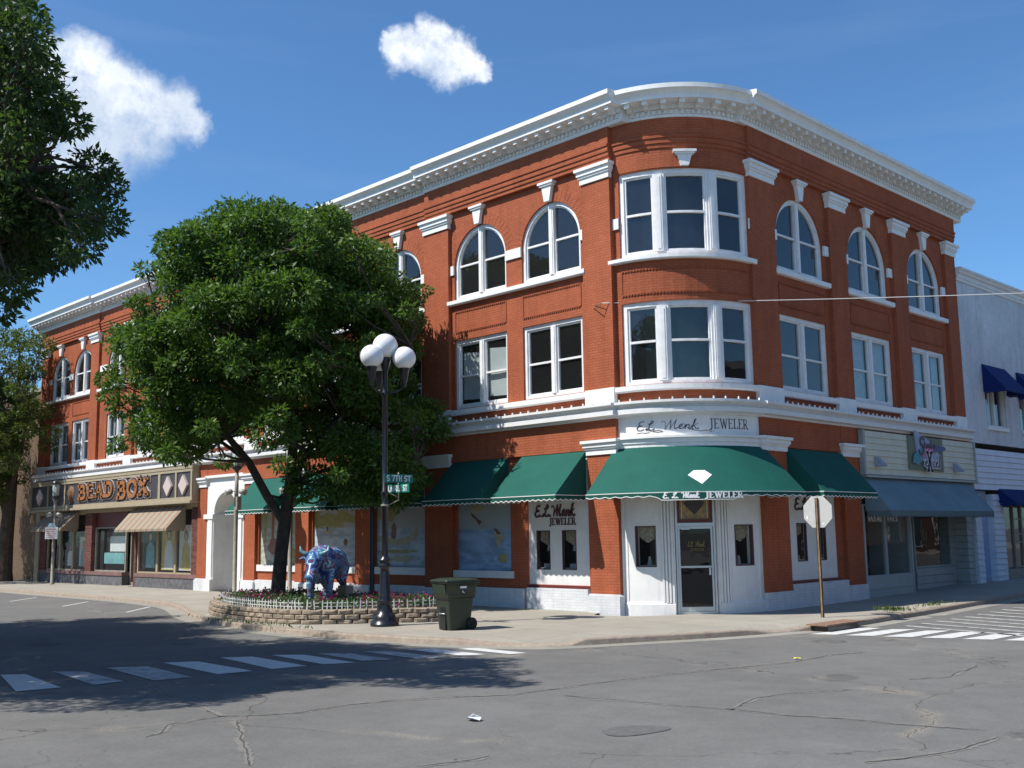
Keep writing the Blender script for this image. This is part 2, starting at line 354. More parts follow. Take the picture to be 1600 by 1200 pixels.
# ---- stroke lettering -------------------------------------------------------------------
def arc(cx, cy, rx, ry, a0, a1, n=10):
    return [(cx+rx*cos(radians(a0+(a1-a0)*i/n)), cy+ry*sin(radians(a0+(a1-a0)*i/n))) for i in range(n+1)]
GL = {   # strokes in a box 1 high; ('t'|'s', points) thick / thin; advance width last
 'E': ([('t', [(.12, 0), (.12, 1)]), ('s', [(.0, 1), (.58, 1), (.58, .86)]), ('s', [(.12, .52), (.44, .52)]), ('s', [(.0, 0), (.6, 0), (.6, .15)])], .72),
 'J': ([('t', [(.32, 1), (.32, .05), (.22, -.14), (.04, -.14)]), ('s', [(.18, 1), (.46, 1)])], .56),
 'W': ([('t', [(.08, 1), (.32, 0)]), ('s', [(.32, 0), (.54, 1)]), ('t', [(.5, .95), (.74, 0)]), ('s', [(.74, 0), (.96, 1)]), ('s', [(0, 1), (.2, 1)]), ('s', [(.84, 1), (1.04, 1)])], 1.1),
 'L': ([('t', [(.12, 0), (.12, 1)]), ('s', [(0, 1), (.26, 1)]), ('s', [(0, 0), (.56, 0), (.56, .16)])], .66),
 'R': ([('t', [(.12, 0), (.12, 1)]), ('s', [(0, 0), (.26, 0)]), ('s', [(0, 1), (.36, 1)]+arc(.36, .74, .22, .26, 90, -90)+[(.12, .48)]), ('t', [(.34, .48), (.66, 0), (.74, 0)])], .8),
 'S': ([('t', arc(.3, .73, .24, .27, 30, 270, 9)+arc(.3, .25, .26, .25, 90, -150, 9))], .68),
 'T': ([('t', [(.34, 0), (.34, 1)]), ('s', [(.0, .88), (.0, 1), (.68, 1), (.68, .88)])], .76),
 'H': ([('t', [(.1, 0), (.1, 1)]), ('t', [(.58, 0), (.58, 1)]), ('s', [(.1, .5), (.58, .5)])], .76),
 '7': ([('s', [(.02, .88), (.02, 1), (.56, 1)]), ('t', [(.56, 1), (.2, 0)])], .66),
 'A': ([('s', [(.04, 0), (.36, 1)]), ('t', [(.36, 1), (.66, 0)]), ('s', [(.16, .36), (.54, .36)]), ('s', [(-.04, 0), (.14, 0)]), ('s', [(.56, 0), (.76, 0)])], .8),
 'U': ([('t', [(.1, 1), (.1, .3)]+arc(.33, .28, .23, .28, 180, 360, 7)+[(.56, 1)])], .74),
 'B': ([('t', [(.14, 0), (.14, 1)]), ('t', [(.0, 1), (.36, 1)]+arc(.36, .76, .2, .24, 90, -90, 7)+[(.14, .52)]), ('t', [(.36, .52)]+arc(.38, .26, .26, .26, 90, -90, 8)+[(0, 0)])], .8),
 'D': ([('t', [(.14, 0), (.14, 1)]), ('t', [(0, 1), (.3, 1)]+arc(.3, .5, .36, .5, 90, -90, 12)+[(0, 0)])], .84),
 'O': ([('t', arc(.38, .5, .34, .5, 0, 360, 20))], .86),
 'X': ([('t', [(.06, 1), (.66, 0)]), ('s', [(.64, 1), (.08, 0)]), ('s', [(-.06, 1), (.2, 1)]), ('s', [(.5, 1), (.76, 1)]), ('s', [(-.04, 0), (.22, 0)]), ('s', [(.52, 0), (.8, 0)])], .84),
 'K': ([('t', [(.1, 0), (.1, 1)]), ('s', [(.6, 1), (.12, .42)]), ('t', [(.26, .6), (.64, 0)])], .72),
 'I': ([('t', [(.1, 0), (.1, 1)])], .3), 'N': ([('s', [(.1, 0), (.1, 1)]), ('t', [(.1, 1), (.58, 0)]), ('s', [(.58, 0), (.58, 1)])], .74),
 '-': ([('s', [(.05, .45), (.35, .45)])], .44), '.': ([('t', [(.05, 0), (.13, 0)])], .22), ' ': ([], .4),
 'P': ([('t', [(.12, 0), (.12, 1)]), ('s', [(0, 1), (.36, 1)]+arc(.36, .74, .24, .26, 90, -90)+[(.12, .48)])], .7),
 '2': ([('t', arc(.3, .72, .24, .27, 160, -30, 8)+[(.06, 0)]), ('s', [(.06, 0), (.58, 0)])], .68),
 'h': ([('t', [(.1, 0), (.1, 1)]), ('s', [(.1, .4)]+arc(.28, .42, .16, .2, 160, 0, 6)+[(.44, 0)])], .56),
 # script forms
 'sE': ([('t', arc(.42, .74, .26, .24, 60, 280, 10)+arc(.36, .24, .30, .26, 80, 330, 10))], .74),
 'sL': ([('t', [(.10, .70), (.22, .62), (.42, .72), (.50, .90), (.42, 1.02), (.32, .92), (.28, .66), (.25, .36), (.16, .10), (.04, .02), (-.02, .10), (.06, .19), (.22, .12), (.40, .01), (.56, .02), (.66, .14)])], .74),
 'sM': ([('s', arc(.0, .82, .12, .12, 200, 20, 6)+[(.2, .7), (.24, .0)]), ('s', [(.24, 0), (.42, .6), (.56, 1.0)]), ('t', [(.56, 1.0), (.6, .5), (.62, .04)]), ('s', [(.62, .04), (.78, .6), (.96, 1.02)]), ('t', [(.96, 1.02), (.9, .5), (.92, .1), (1.04, .02), (1.14, .14)])], 1.12),
 'se': ([('t', [(-.02, .14), (.22, .3), (.32, .44), (.22, .54), (.1, .42), (.08, .2), (.18, .02), (.34, .06), (.44, .18)])], .42),
 'sn': ([('t', [(.0, .16), (.1, .5), (.08, 0)]), ('t', [(.08, .2), (.2, .44), (.3, .5), (.36, .38), (.34, .1), (.42, .02), (.52, .16)])], .5),
 'sk': ([('t', [(-.04, .2), (.14, .62), (.22, 1.08), (.12, 1.0), (.06, .0)]), ('s', [(.08, .26), (.26, .44), (.42, .62)]), ('t', [(.16, .34), (.32, .06), (.46, .0), (.56, .08)])], .56),
 's.': ([('t', [(.02, .02), (.1, .02)])], .22),
 'sS': ([('t', arc(.36, .74, .22, .24, 30, 250, 8)+arc(.3, .2, .24, .3, 80, -170, 8))], .6),
 'st': ([('t', [(.16, .8), (.1, .1), (.22, .02)]), ('s', [(.0, .56), (.3, .56)])], .3), 'su': ([('t', [(.04, .5), (.08, .08), (.22, .02), (.36, .5), (.36, .06), (.44, .04)])], .46),
 'sd': ([('t', arc(.2, .26, .17, .24, 40, 380, 10)+[(.4, 1), (.38, .06), (.46, .04)])], .5), 'si': ([('t', [(.06, .5), (.08, .06), (.16, .04)]), ('t', [(.08, .68), (.1, .72)])], .2),
 'so': ([('t', arc(.2, .26, .18, .25, 0, 360, 12))], .44), 'sc': ([('t', arc(.22, .26, .18, .25, 50, 310, 10))], .42), 'sl': ([('t', [(.08, 1), (.08, .04), (.16, .0)])], .22),
 'sX': ([('t', [(.0, 1.05), (.5, -.2)]), ('t', [(.5, 1.05), (.0, -.2)]), ('s', [(-.08, 1.05), (.12, 1.05)]), ('s', [(.38, 1.05), (.58, 1.05)]), ('s', [(-.08, -.2), (.14, -.2)]), ('s', [(.36, -.2), (.58, -.2)])], .54)}
def lettering(mb, mp, text, u, z, h, wd=1.0, th=0.13, tn=0.06, d0=0.0, d1=0.008, slant=0.0, space=0.06, width=None, dz=None, grow=0.0):
    toks = text if isinstance(text, list) else list(text)
    tot = sum(GL[t][1] for t in toks)+space*len(toks); k = h*wd
    if width: k = width/tot
    x = 0
    for t in toks:
        st, adv = GL[t]
        for kind, P in st:
            w = (th if kind == 't' else tn)*h+grow*h
            Q = [(u+((x+px)*k+slant*py*h)/mp.k, z+py*h+(dz(x/tot) if dz else 0)) for px, py in P]
            for i in range(len(Q)-1):
                (a, b), (c, e) = Q[i], Q[i+1]; dx, dy = (c-a)*mp.k, e-b; L = sqrt(dx*dx+dy*dy)+1e-9
                ex, ey = dx/L*w*0.42, dy/L*w*0.42; nx, ny = -dy/L*w/2, dx/L*w/2
                jit = 0.0006*(i % 3)
                pts = [(a+(-ex+nx)/mp.k, b-ey+ny), (a+(-ex-nx)/mp.k, b-ey-ny), (c+(ex-nx)/mp.k, e+ey-ny), (c+(ex+nx)/mp.k, e+ey+ny)]
                mb.prism(mp, pts, d0, d1+jit)
        x += adv+space
    return tot*k

# ================================================================== SETTING: ground
def gz(x, y): return 0.012*max(0.0, min(y, 40)-5) if x > -6 else 0.0
ROADZ = -0.13
def asphalt():
    m = bpy.data.materials.new('worn_asphalt'); m.use_nodes = True; t, n, l = nodes(m); p = n['Principled BSDF']
    p.inputs['Roughness'].default_value = 0.92; p.inputs['Specular IOR Level'].default_value = 0.12
    tcn = n.new('ShaderNodeTexCoord'); O = tcn.outputs['Object']
    def noise(s, d=6, r=0.6, vec=None):
        k = n.new('ShaderNodeTexNoise'); k.inputs['Scale'].default_value = s; k.inputs['Detail'].default_value = d; k.inputs['Roughness'].default_value = r
        l.new(vec or O, k.inputs['Vector']); return k.outputs['Fac']
    def rng_(v, a, b, c, e):
        k = n.new('ShaderNodeMapRange'); l.new(v, k.inputs[0]); k.inputs[1].default_value = a; k.inputs[2].default_value = b; k.inputs[3].default_value = c; k.inputs[4].default_value = e; return k.outputs[0]
    def mul(a, b):
        k = n.new('ShaderNodeMath'); k.operation = 'MULTIPLY'; l.new(a, k.inputs[0]); l.new(b, k.inputs[1]); return k.outputs[0]
    def warp(s, amt):
        k = n.new('ShaderNodeTexNoise'); k.inputs['Scale'].default_value = s; k.inputs['Detail'].default_value = 5; l.new(O, k.inputs['Vector'])
        a = n.new('ShaderNodeVectorMath'); a.operation = 'SUBTRACT'; l.new(k.outputs['Color'], a.inputs[0]); a.inputs[1].default_value = (.5, .5, .5)
        b = n.new('ShaderNodeVectorMath'); b.operation = 'SCALE'; l.new(a.outputs[0], b.inputs[0]); b.inputs['Scale'].default_value = amt
        c = n.new('ShaderNodeVectorMath'); c.operation = 'ADD'; l.new(O, c.inputs[0]); l.new(b.outputs[0], c.inputs[1]); return c.outputs[0]
    base = mul(rng_(noise(0.22, 5), .3, .7, .86, 1.08), rng_(noise(1.6, 7, .7), .3, .7, .88, 1.08))
    spk = rng_(noise(26, 4, .8), .3, .7, .86, 1.12)
    fine = rng_(noise(110, 2, .7), .3, .7, .9, 1.1)
    base = mul(mul(base, spk), fine)
    def crack(scale, w, warps, amt, gate_s, ga, gb, seedoff):
        v = n.new('ShaderNodeTexVoronoi'); v.feature = 'DISTANCE_TO_EDGE'; v.inputs['Scale'].default_value = scale
        mpn = n.new('ShaderNodeMapping'); mpn.inputs['Location'].default_value = (seedoff, seedoff*.7, 0); l.new(warp(warps, amt), mpn.inputs[0]); l.new(mpn.outputs[0], v.inputs['Vector'])
        c = rng_(v.outputs['Distance'], 0, w, 1, 0); g = rng_(noise(gate_s, 3), ga, gb, 0, 1); return mul(c, g)
    c1 = crack(0.13, 0.0021, 1.1, 1.1, 0.35, .40, .48, 3.3); c2 = crack(0.42, 0.0028, 1.8, .8, 0.5, .52, .60, 8.1)
    mxm = n.new('ShaderNodeMath'); mxm.operation = 'MAXIMUM'; l.new(c1, mxm.inputs[0]); l.new(c2, mxm.inputs[1]); ck = mxm.outputs[0]
    # gravelly crumble beside the big cracks
    cz = crack(0.13, 0.028, 1.1, 1.1, 0.8, .50, .62, 3.3); gr = mul(cz, rng_(noise(45, 2, .8), .45, .6, 0, 1))
    col = n.new('ShaderNodeMix'); col.data_type = 'RGBA'; col.blend_type = 'MULTIPLY'; col.inputs[0].default_value = 1
    col.inputs[6].default_value = (0.152, 0.149, 0.142, 1); l.new(base, col.inputs[7])
    a = n.new('ShaderNodeMix'); a.data_type = 'RGBA'; l.new(gr, a.inputs[0]); l.new(col.outputs[2], a.inputs[6]); a.inputs[7].default_value = (0.30, 0.26, 0.20, 1)
    pt = rng_(noise(0.55, 2, .4), .70, .73, 0, .55); pa = n.new('ShaderNodeMix'); pa.data_type = 'RGBA'; l.new(pt, pa.inputs[0]); l.new(a.outputs[2], pa.inputs[6]); pa.inputs[7].default_value = (0.085, 0.083, 0.08, 1)
    b = n.new('ShaderNodeMix'); b.data_type = 'RGBA'; l.new(ck, b.inputs[0]); l.new(pa.outputs[2], b.inputs[6]); b.inputs[7].default_value = (0.06, 0.056, 0.05, 1)
    l.new(b.outputs[2], p.inputs['Base Color'])
    bp = n.new('ShaderNodeBump'); bp.inputs['Strength'].default_value = 0.5; bp.inputs['Distance'].default_value = 0.01; l.new(fine, bp.inputs['Height']); l.new(bp.outputs[0], p.inputs['Normal'])
    MT['asphalt'] = m; return m
ASPH = asphalt()
def concrete(name, c, joint=1.5, jd=0.6):
    m = mat(name, c, 0.85, 0.10, 0.9, 0.3, 35, col2=tuple(v*0.82 for v in c)); t, n, l = nodes(m); p = n['Principled BSDF']
    src = p.inputs['Base Color'].links[0].from_socket; tcn = n.new('ShaderNodeTexCoord')
    mp_ = n.new('ShaderNodeMapping'); mp_.inputs['Rotation'].default_value = (0, 0, 0.0); l.new(tcn.outputs['Object'], mp_.inputs[0])
    b = n.new('ShaderNodeTexBrick'); b.offset = 0; b.inputs['Scale'].default_value = 1; b.inputs['Brick Width'].default_value = joint; b.inputs['Row Height'].default_value = joint
    b.inputs['Mortar Size'].default_value = 0.012; b.inputs['Color1'].default_value = (1, 1, 1, 1); b.inputs['Color2'].default_value = (.9, .9, .9, 1); b.inputs['Mortar'].default_value = (jd, jd, jd, 1)
    l.new(mp_.outputs[0], b.inputs['Vector'])
    fn = n.new('ShaderNodeTexNoise'); fn.inputs['Scale'].default_value = 22; fn.inputs['Detail'].default_value = 5; fn.inputs['Roughness'].default_value = .8; l.new(tcn.outputs['Object'], fn.inputs['Vector'])
    fr = n.new('ShaderNodeMapRange'); l.new(fn.outputs['Fac'], fr.inputs[0]); fr.inputs[1].default_value = .3; fr.inputs[2].default_value = .7; fr.inputs[3].default_value = .88; fr.inputs[4].default_value = 1.08
    x = n.new('ShaderNodeMix'); x.data_type = 'RGBA'; x.blend_type = 'MULTIPLY'; x.inputs[0].default_value = 1; l.new(src, x.inputs[6]); l.new(b.outputs['Color'], x.inputs[7])
    y = n.new('ShaderNodeMix'); y.data_type = 'RGBA'; y.blend_type = 'MULTIPLY'; y.inputs[0].default_value = 1; l.new(x.outputs[2], y.inputs[6]); l.new(fr.outputs[0], y.inputs[7])
    l.new(y.outputs[2], p.inputs['Base Color']); return m
CONC = concrete('sidewalk_concrete', (0.355, 0.325, 0.27)); GUT = concrete('gutter_concrete', (0.30, 0.285, 0.245), 3.0)
CURBM = mat('curb_concrete', (0.33, 0.285, 0.225), 0.85, 0.25, 6, 0.4, 25, col2=(0.23, 0.17, 0.13))
EARTH = mat('distant_ground', (0.16, 0.15, 0.12), 0.9, 0.2, 0.05)
PAINT = mat('road_paint', (0.62, 0.62, 0.60), 0.8, 0.1, 9, col2=(0.44, 0.44, 0.42), detail=8)
PAINTW = mat('worn_road_paint', (0.50, 0.50, 0.49), 0.8, 0.1, 5, col2=(0.16, 0.16, 0.155), detail=9)

def grid_sheet(name, x0, x1, y0, y1, zf, m, nx, ny, kind='structure'):
    v = [(x0+(x1-x0)*i/nx, y0+(y1-y0)*j/ny) for j in range(ny+1) for i in range(nx+1)]
    me = bpy.data.meshes.new(name); me.from_pydata([(x, y, zf(x, y)) for x, y in v], [], [(j*(nx+1)+i, j*(nx+1)+i+1, (j+1)*(nx+1)+i+1, (j+1)*(nx+1)+i) for j in range(ny) for i in range(nx)])
    me.materials.append(m); o = bpy.data.objects.new(name, me); COL.objects.link(o); return tag(o, kind=kind)
def rz(x, y): return ROADZ+gz(x, y)-(0.03*min(1, abs(x+y*0)/400))
grid_sheet('ground', -900, 900, -900, 900, lambda x, y: -0.9, EARTH, 6, 6)
grid_sheet('road', -120, 60, -60, 120, lambda x, y: ROADZ+gz(x, y), ASPH, 90, 90)

curb = [(-70, -3.9), (-24, -3.95), (-18.5, -4.35), (-16.3, -4.95), (-14.4, -5.75), (-12.6, -6.5), (-10.6, -7.1), (-8.8, -7.45), (-6.9, -7.6), (-4.9, -7.6), (-2.9, -7.36), (-1.3, -6.98), (0.0, -6.45),
        (0.6, -6.0), (1.1, -4.95), (1.4, -4.2), (1.88, -3.2), (2.35, -1.85), (2.65, -.55), (3.0, .3), (3.1, 1.5), (2.95, 3.6), (2.95, 5), (2.85, 9), (2.8, 20), (2.8, 60)]
def smooth_poly(P, it=2):
    for _ in range(it):
        Q = [P[0]]
        for a, b in zip(P[:-1], P[1:]):
            Q += [(a[0]*.75+b[0]*.25, a[1]*.75+b[1]*.25), (a[0]*.25+b[0]*.75, a[1]*.25+b[1]*.75)]
        P = Q+[P[-1]]
    return P
curb = smooth_poly(curb)
def offs(P, d):
    R = []
    for i, p in enumerate(P):
        a, b = P[max(i-1, 0)], P[min(i+1, len(P)-1)]; dx, dy = b[0]-a[0], b[1]-a[1]; L = sqrt(dx*dx+dy*dy)
        R.append((p[0]+dy/L*d, p[1]-dx/L*d))
    return R
inner = offs(curb, -0.16); gut = offs(curb, 0.42)
def lowered(x, y):         # kerb ramps
    a = max(0, 1-abs((x-0.3)+0.0)/1.5)*(1 if y < -5.5 else 0); b = max(0, 1-abs(y+0.9)/0.9)*(1 if x > 2 else 0); return min(1, 1.3*max(a, b))
def strip(mb, A, B, zA, zB):
    for i in range(len(A)-1):
        a, b, c, d = A[i], A[i+1], B[i+1], B[i]
        mb.face([(*a, zA(*a)), (*b, zA(*b)), (*c, zB(*c)), (*d, zB(*d))], sm=False)
m1 = MB(); mid = offs(curb, -0.02)
ctop = lambda x, y: gz(x, y)-0.10*lowered(x, y)
strip(m1, inner, mid, lambda x, y: gz(x, y)-0.07*lowered(x, y)-0.0, lambda x, y: ctop(x, y)+0.004-0.012)
strip(m1, mid, curb, lambda x, y: ctop(x, y)-0.008, lambda x, y: ctop(x, y)-0.03)
strip(m1, curb, offs(curb, 0.03), lambda x, y: ctop(x, y)-0.03, lambda x, y: ROADZ+gz(x, y)-0.03)
tag(m1.build('curb', CURBM, weld=True), kind='structure')
m1 = MB(); strip(m1, offs(curb, 0.0), gut, lambda x, y: ROADZ+gz(x, y)+0.006, lambda x, y: ROADZ+gz(x, y)+0.004); tag(m1.build('gutter', GUT), kind='structure')
# sidewalk: strips from curb inner line to the building line and beyond
def sw():
    mb = MB(); C = [( -4.5, 4.0)]
    tgt = []
    for x, y in inner:
        if x < -3.5 and y < 0: tgt.append((x, 0.6))
        elif y < 3.5: tgt.append((-2.7+0.35*(x+2.7), 2.76+0.35*(y-2.76)))
        else: tgt.append((-0.8, y))
    K = 5
    for k in range(K):
        A = [(a[0]+(b[0]-a[0])*k/K, a[1]+(b[1]-a[1])*k/K) for a, b in zip(inner, tgt)]
        B = [(a[0]+(b[0]-a[0])*(k+1)/K, a[1]+(b[1]-a[1])*(k+1)/K) for a, b in zip(inner, tgt)]
        strip(mb, A, B, lambda x, y: gz(x, y)-(0.07*lowered(x, y) if k == 0 else 0)+0.0, lambda x, y: gz(x, y))
    return mb.build('sidewalk', CONC)
tag(sw(), kind='structure')
# far side pavements behind the camera
mb = MB(); mb.wprism([(-70, -60), (1.0, -60), (1.0, -21), (.6, -19.2), (-.6, -17.8), (-2.5, -17.2), (-70, -17.2)], -0.4, 0.0); tag(mb.build('sidewalk', CONC), kind='structure')
mb = MB(); mb.wbox(13.2, 60, -60, -19.8, -0.4, 0.003); tag(mb.build('sidewalk', CONC), kind='structure')
mb = MB(); mb.wbox(16.0, 60, -7, 90, -0.4, 0.3); tag(mb.build('sidewalk', CONC), kind='structure')

# road markings
def stripe_mesh(quads, name, m, z=0.008):
    mb = MB()
    for q in quads: mb.face([(x, y, ROADZ+gz(x, y)+z) for x, y in q])
    return tag(mb.build(name, m, weld=False), kind='structure')
SQ = [[(-3.67, -14.62), (-3.41, -14.31), (-1.32, -14.57), (-1.44, -15.17)], [(-3.39, -13.88), (-2.95, -13.52), (-1.26, -13.64), (-1.21, -14.13)], [(-3.19, -13.06), (-2.82, -12.49), (-.82, -12.71), (-.95, -13.29)],
      [(-3.09, -12.07), (-2.75, -11.57), (-.76, -11.66), (-.85, -12.25)], [(-2.98, -11.0), (-2.64, -10.54), (-.63, -10.7), (-.73, -11.32)], [(-2.58, -10.17), (-2.14, -9.76), (-.34, -9.9), (-.6, -10.39)],
      [(-2.12, -9.48), (-1.63, -9.11), (-.19, -9.19), (-.45, -9.66)], [(-1.7, -8.75), (-1.25, -8.38), (.37, -8.4), (.05, -8.86)], [(-1.3, -7.98), (-.95, -7.6), (.52, -7.62), (.35, -8.05)], [(-.6, -7.3), (-.4, -6.98), (.98, -7.0), (.85, -7.33)],
      [(-3.6, -15.8), (-3.3, -15.3), (-1.6, -15.6), (-1.7, -16.2)]]
SQ = [[(x, y) for x, y in q_] for q_ in SQ]
good = [q_ for i, q_ in enumerate(SQ) if i not in (1, 2, 6, 7)]; worn = [SQ[i] for i in (1, 2, 6, 7)]
stripe_mesh(good, 'crosswalk', PAINT); stripe_mesh(worn, 'crosswalk', PAINTW, 0.009)
q = []
for i in range(14):
    x = 3.42+0.71*i; q.append([(x-.22, -.9+.30*i*.72), (x+.28, -.66+.30*i*.72), (x+.30, 1.30+.30*i*.4), (x-.10, 1.02+.30*i*.4)])
stripe_mesh(q, 'crosswalk', PAINT)
q = []
for i in range(9):
    y = 2.0+i*0.78; q.append([(3.9+.0*i, y), (13.5, y-2.8), (13.5, y-2.58), (3.9, y+.2)])
stripe_mesh(q, 'lane_marking', PAINTW)
q = []
for i in range(9):
    x = -17.3-4.75*i; q.append([(x+.9, -6.65), (x+1.0, -6.6), (x-.85, -4.95), (x-.95, -5.0)])
stripe_mesh(q, 'parking_line', PAINT)

CRACKS = [[(4.38, -10.75), (4.46, -10.07), (4.57, -8.81), (4.73, -7.94), (4.91, -7.03), (5.43, -5.24), (5.37, -3.88), (5.66, -3.28)], [(4.96, -10.34), (5.48, -10.28), (6.13, -10.15), (6.66, -10.04), (7.28, -9.84), (8.05, -9.79), (8.74, -9.54), (9.27, -9.53), (10.15, -9.24)], [(7.33, -9.91), (7.18, -9.4), (7.05, -8.83), (7.16, -8.3), (7.63, -7.45)], [(3.46, -15.54), (3.37, -15.31), (2.96, -15.03), (2.88, -14.76), (2.88, -14.29), (3.13, -13.95), (3.4, -13.48), (3.33, -12.7), (3.5, -12.14), (3.88, -11.46), (4.38, -10.75)], [(3.28, -14.31), (4.01, -14.66), (4.41, -14.91), (4.83, -15.1), (5.19, -15.3), (5.66, -15.53)], [(-0.63, -13.57), (0.73, -13.93), (1.66, -14.03), (2.88, -14.29)], [(9.96, -11.59), (10.23, -10.97), (10.38, -10.44), (10.4, -9.55)], [(6.91, -14.5), (7.11, -13.95), (7.12, -13.7)], [(7.78, -6.03), (8.08, -5.43), (7.95, -4.2), (7.9, -3.83)]]
def ribbon(path, w, z, jit, step=.06):
    pts = []
    for a, b in zip(path[:-1], path[1:]):
        a, b = Vector(a), Vector(b); n = max(1, int((b-a).length/step)); pts += [a.lerp(b, i/n) for i in range(n)]
    pts.append(Vector(path[-1])); off_ = 0; Q = []
    for i, p in enumerate(pts):
        t = (pts[min(i+1, len(pts)-1)]-pts[max(i-1, 0)]).normalized(); off_ = off_*.8+random.uniform(-jit, jit); n = Vector((-t.y, t.x)); ww = w*random.uniform(.35, 1.3)*(.3 if i in (0, len(pts)-1) else 1)
        Q.append((p+n*(off_+ww/2), p+n*(off_-ww/2)))
    mb = MB()
    for (a, b), (c, d) in zip(Q[:-1], Q[1:]): mb.face([(v.x, v.y, ROADZ+gz(v.x, v.y)+z) for v in (a, b, d, c)])
    return mb
CRKM = mat('dark_crack', (.065, .062, .057), .95, .2, 20); GRIT = mat('loose_grit', (.145, .142, .135), .95, .1, 30, .5, 60, col2=(.19, .175, .15)); PATM = mat('asphalt_patch', (.118, .115, .112), .95, .2, 12, .3, 60)  # flat colours for the crack lines, the grit beside them and the patch
for i, c_ in enumerate(CRACKS):
    tag(ribbon(c_, .11, .003, .02).build('crack_grit', GRIT, weld=False), kind='structure'); tag(ribbon(c_, .022, .006, .012).build('road_crack', CRKM, weld=False), kind='structure')
mb = MB(); mb.face([(x, y, ROADZ+.007) for x, y in smooth_poly([(7.06, -11.99), (6.99, -11.69), (7.16, -11.44), (7.45, -11.29), (7.58, -11.39), (7.56, -11.71), (7.49, -12.01), (7.31, -12.17), (7.06, -11.99)])]); tag(mb.build('road_patch', PATM, weld=False), kind='structure')

# ================================================================== BRICK CORNER BUILDING
BLD = thing('brick_corner_building', 'red brick three storey corner block with white trim and rounded corner', 'building', (-2.7, 2.76, 0))
wallm = MB(); trim = MB(); base = MB()
CA, CB = -4.91, -7.84         # window centres of the double bay nearest the corner
LW = 1.14
def ops_up(cs, w, arch=True): return [(c-w, c+w, 5.80, 7.90) for c in cs]+[(c-w, c+w, 9.17, 10.20, True) for c in cs]
pil = [(-3.60, -2.60), (-10.31, -9.14), (-13.9, -13.1), (-17.43, -16.63), (-20.95, -20.15), (-24.5, -23.78), (-27.98, -27.22), (-31.45, -30.72), (-35.38, -34.5), (-41.5, -40.65)]
bays = [(-9.14, -3.60, [CA, CB]), (-13.1, -10.31, [-11.7]), (-16.63, -13.9, [-15.26]), (-20.15, -17.43, [-18.79]), (-23.78, -20.95, [-22.36]),
        (-27.22, -24.5, [-25.86]), (-30.72, -27.98, [-29.35]), (-34.5, -31.45, [-32.55]), (-40.65, -35.38, [-36.5, -39.2])]
windows = []
for (a, b, cs) in bays:
    w = LW if len(cs) == 2 else 1.12
    wall(wallm, ML, a, b, 4.95, 12.0, -0.12, ops_up(cs, w), 0.16)
    for c in cs: windows.append((ML, c, w, -0.12))
RW = 1.27
rb = [(3.92, 6.93, 5.41), (7.90, 10.97, 9.42), (11.90, 14.95, 13.40)]
for (a, b, c) in rb:
    wall(wallm, MR, a, b, 4.95, 12.0, -0.12, [(c-RW, c+RW, 5.80, 7.93), (c-RW, c+RW, 9.17, 10.12, True)], 0.16)
    windows.append((MR, c, RW, -0.12))
wall(wallm, MK, -4, 94, 5.0, 12.0, 0.0, [(6.4, 88.9, 5.80, 7.97), (6.4, 88.9, 9.20, 11.50)], 0.16)
for (a, b) in pil:
    gtop = 0.46
    if b < -24.6: wallm.box(ML, a, b, 4.98, 11.96, -0.35, 0.0)
    else: wallm.box(ML, a, b, gtop, 11.96, -0.35, 0.0)
rp = [(2.72, 3.92), (6.93, 7.90), (10.97, 11.90), (14.95, 15.78)]
for i, (a, b) in enumerate(rp): wallm.box(MR, a, b, 0.46 if i < 2 else 4.9, 11.96, -0.35, 0.0)
# reveals at the corner pilasters' sides against the curved bay are part of the boxes
# frieze with corbelled courses
FR = [(-.35, 11.95), (0.0, 11.95), (0.0, 12.07), (.03, 12.07), (.03, 12.19), (.06, 12.19), (.06, 12.33), (.09, 12.33), (.09, 12.39), (.045, 12.39), (.045, 12.88), (-.35, 12.88)]
sh = lambda P, d, z=0: [(a+d, b+z) for a, b in P]
wallm.sweep(ML, sh(FR, .01), -10.22, -2.56); wallm.sweep(ML, sh(FR, -.06, -.002), -34.45, -10.22); wallm.sweep(ML, sh(FR, .01), -41.5, -34.45)
wallm.sweep(MR, sh(FR, .01), 2.70, 15.80); wallm.sweep(MK, sh(FR, .0, -.004), -4, 94)
# lower brick band above the awnings
for a, b in [(-9.14, -3.6), (-13.1, -10.31), (-16.63, -13.9), (-20.15, -17.43), (-23.78, -20.95), (-30, -24.5)]: wallm.box(ML, a, b, 4.20 if a > -20.5 else 4.45, 5.0, -0.35, -0.012)
wallm.box(MR, 3.92, 6.93, 4.22, 5.0, -0.35, -0.012)
# recessed-panel borders of dogtooth brick
def panel(mp, u0, u1, z0, z1, d):
    st = 0.085/mp.k; n = int((u1-u0)/st)
    for z in (z0, z1):
        wallm.box(mp, u0, u1, z-.012, z+.012, d-.01, d+.028)
        for i in range(n): wallm.box(mp, u0+i*st, u0+(i+.5)*st, z-.045, z-.012, d-.01, d+.024)
    for u in (u0, u1):
        wallm.box(mp, u-.02/mp.k, u+.02/mp.k, z0, z1, d-.01, d+.02)
for (a, b, cs) in bays:
    for c in cs: panel(ML, c-LW+.03, c+LW-.03, 8.17, 8.80, -.12)
for (a, b, c) in rb: panel(MR, c-RW+.03, c+RW-.03, 8.18, 8.80, -.12)
panel(MK, 7, 88, 8.20, 8.84, 0.0)
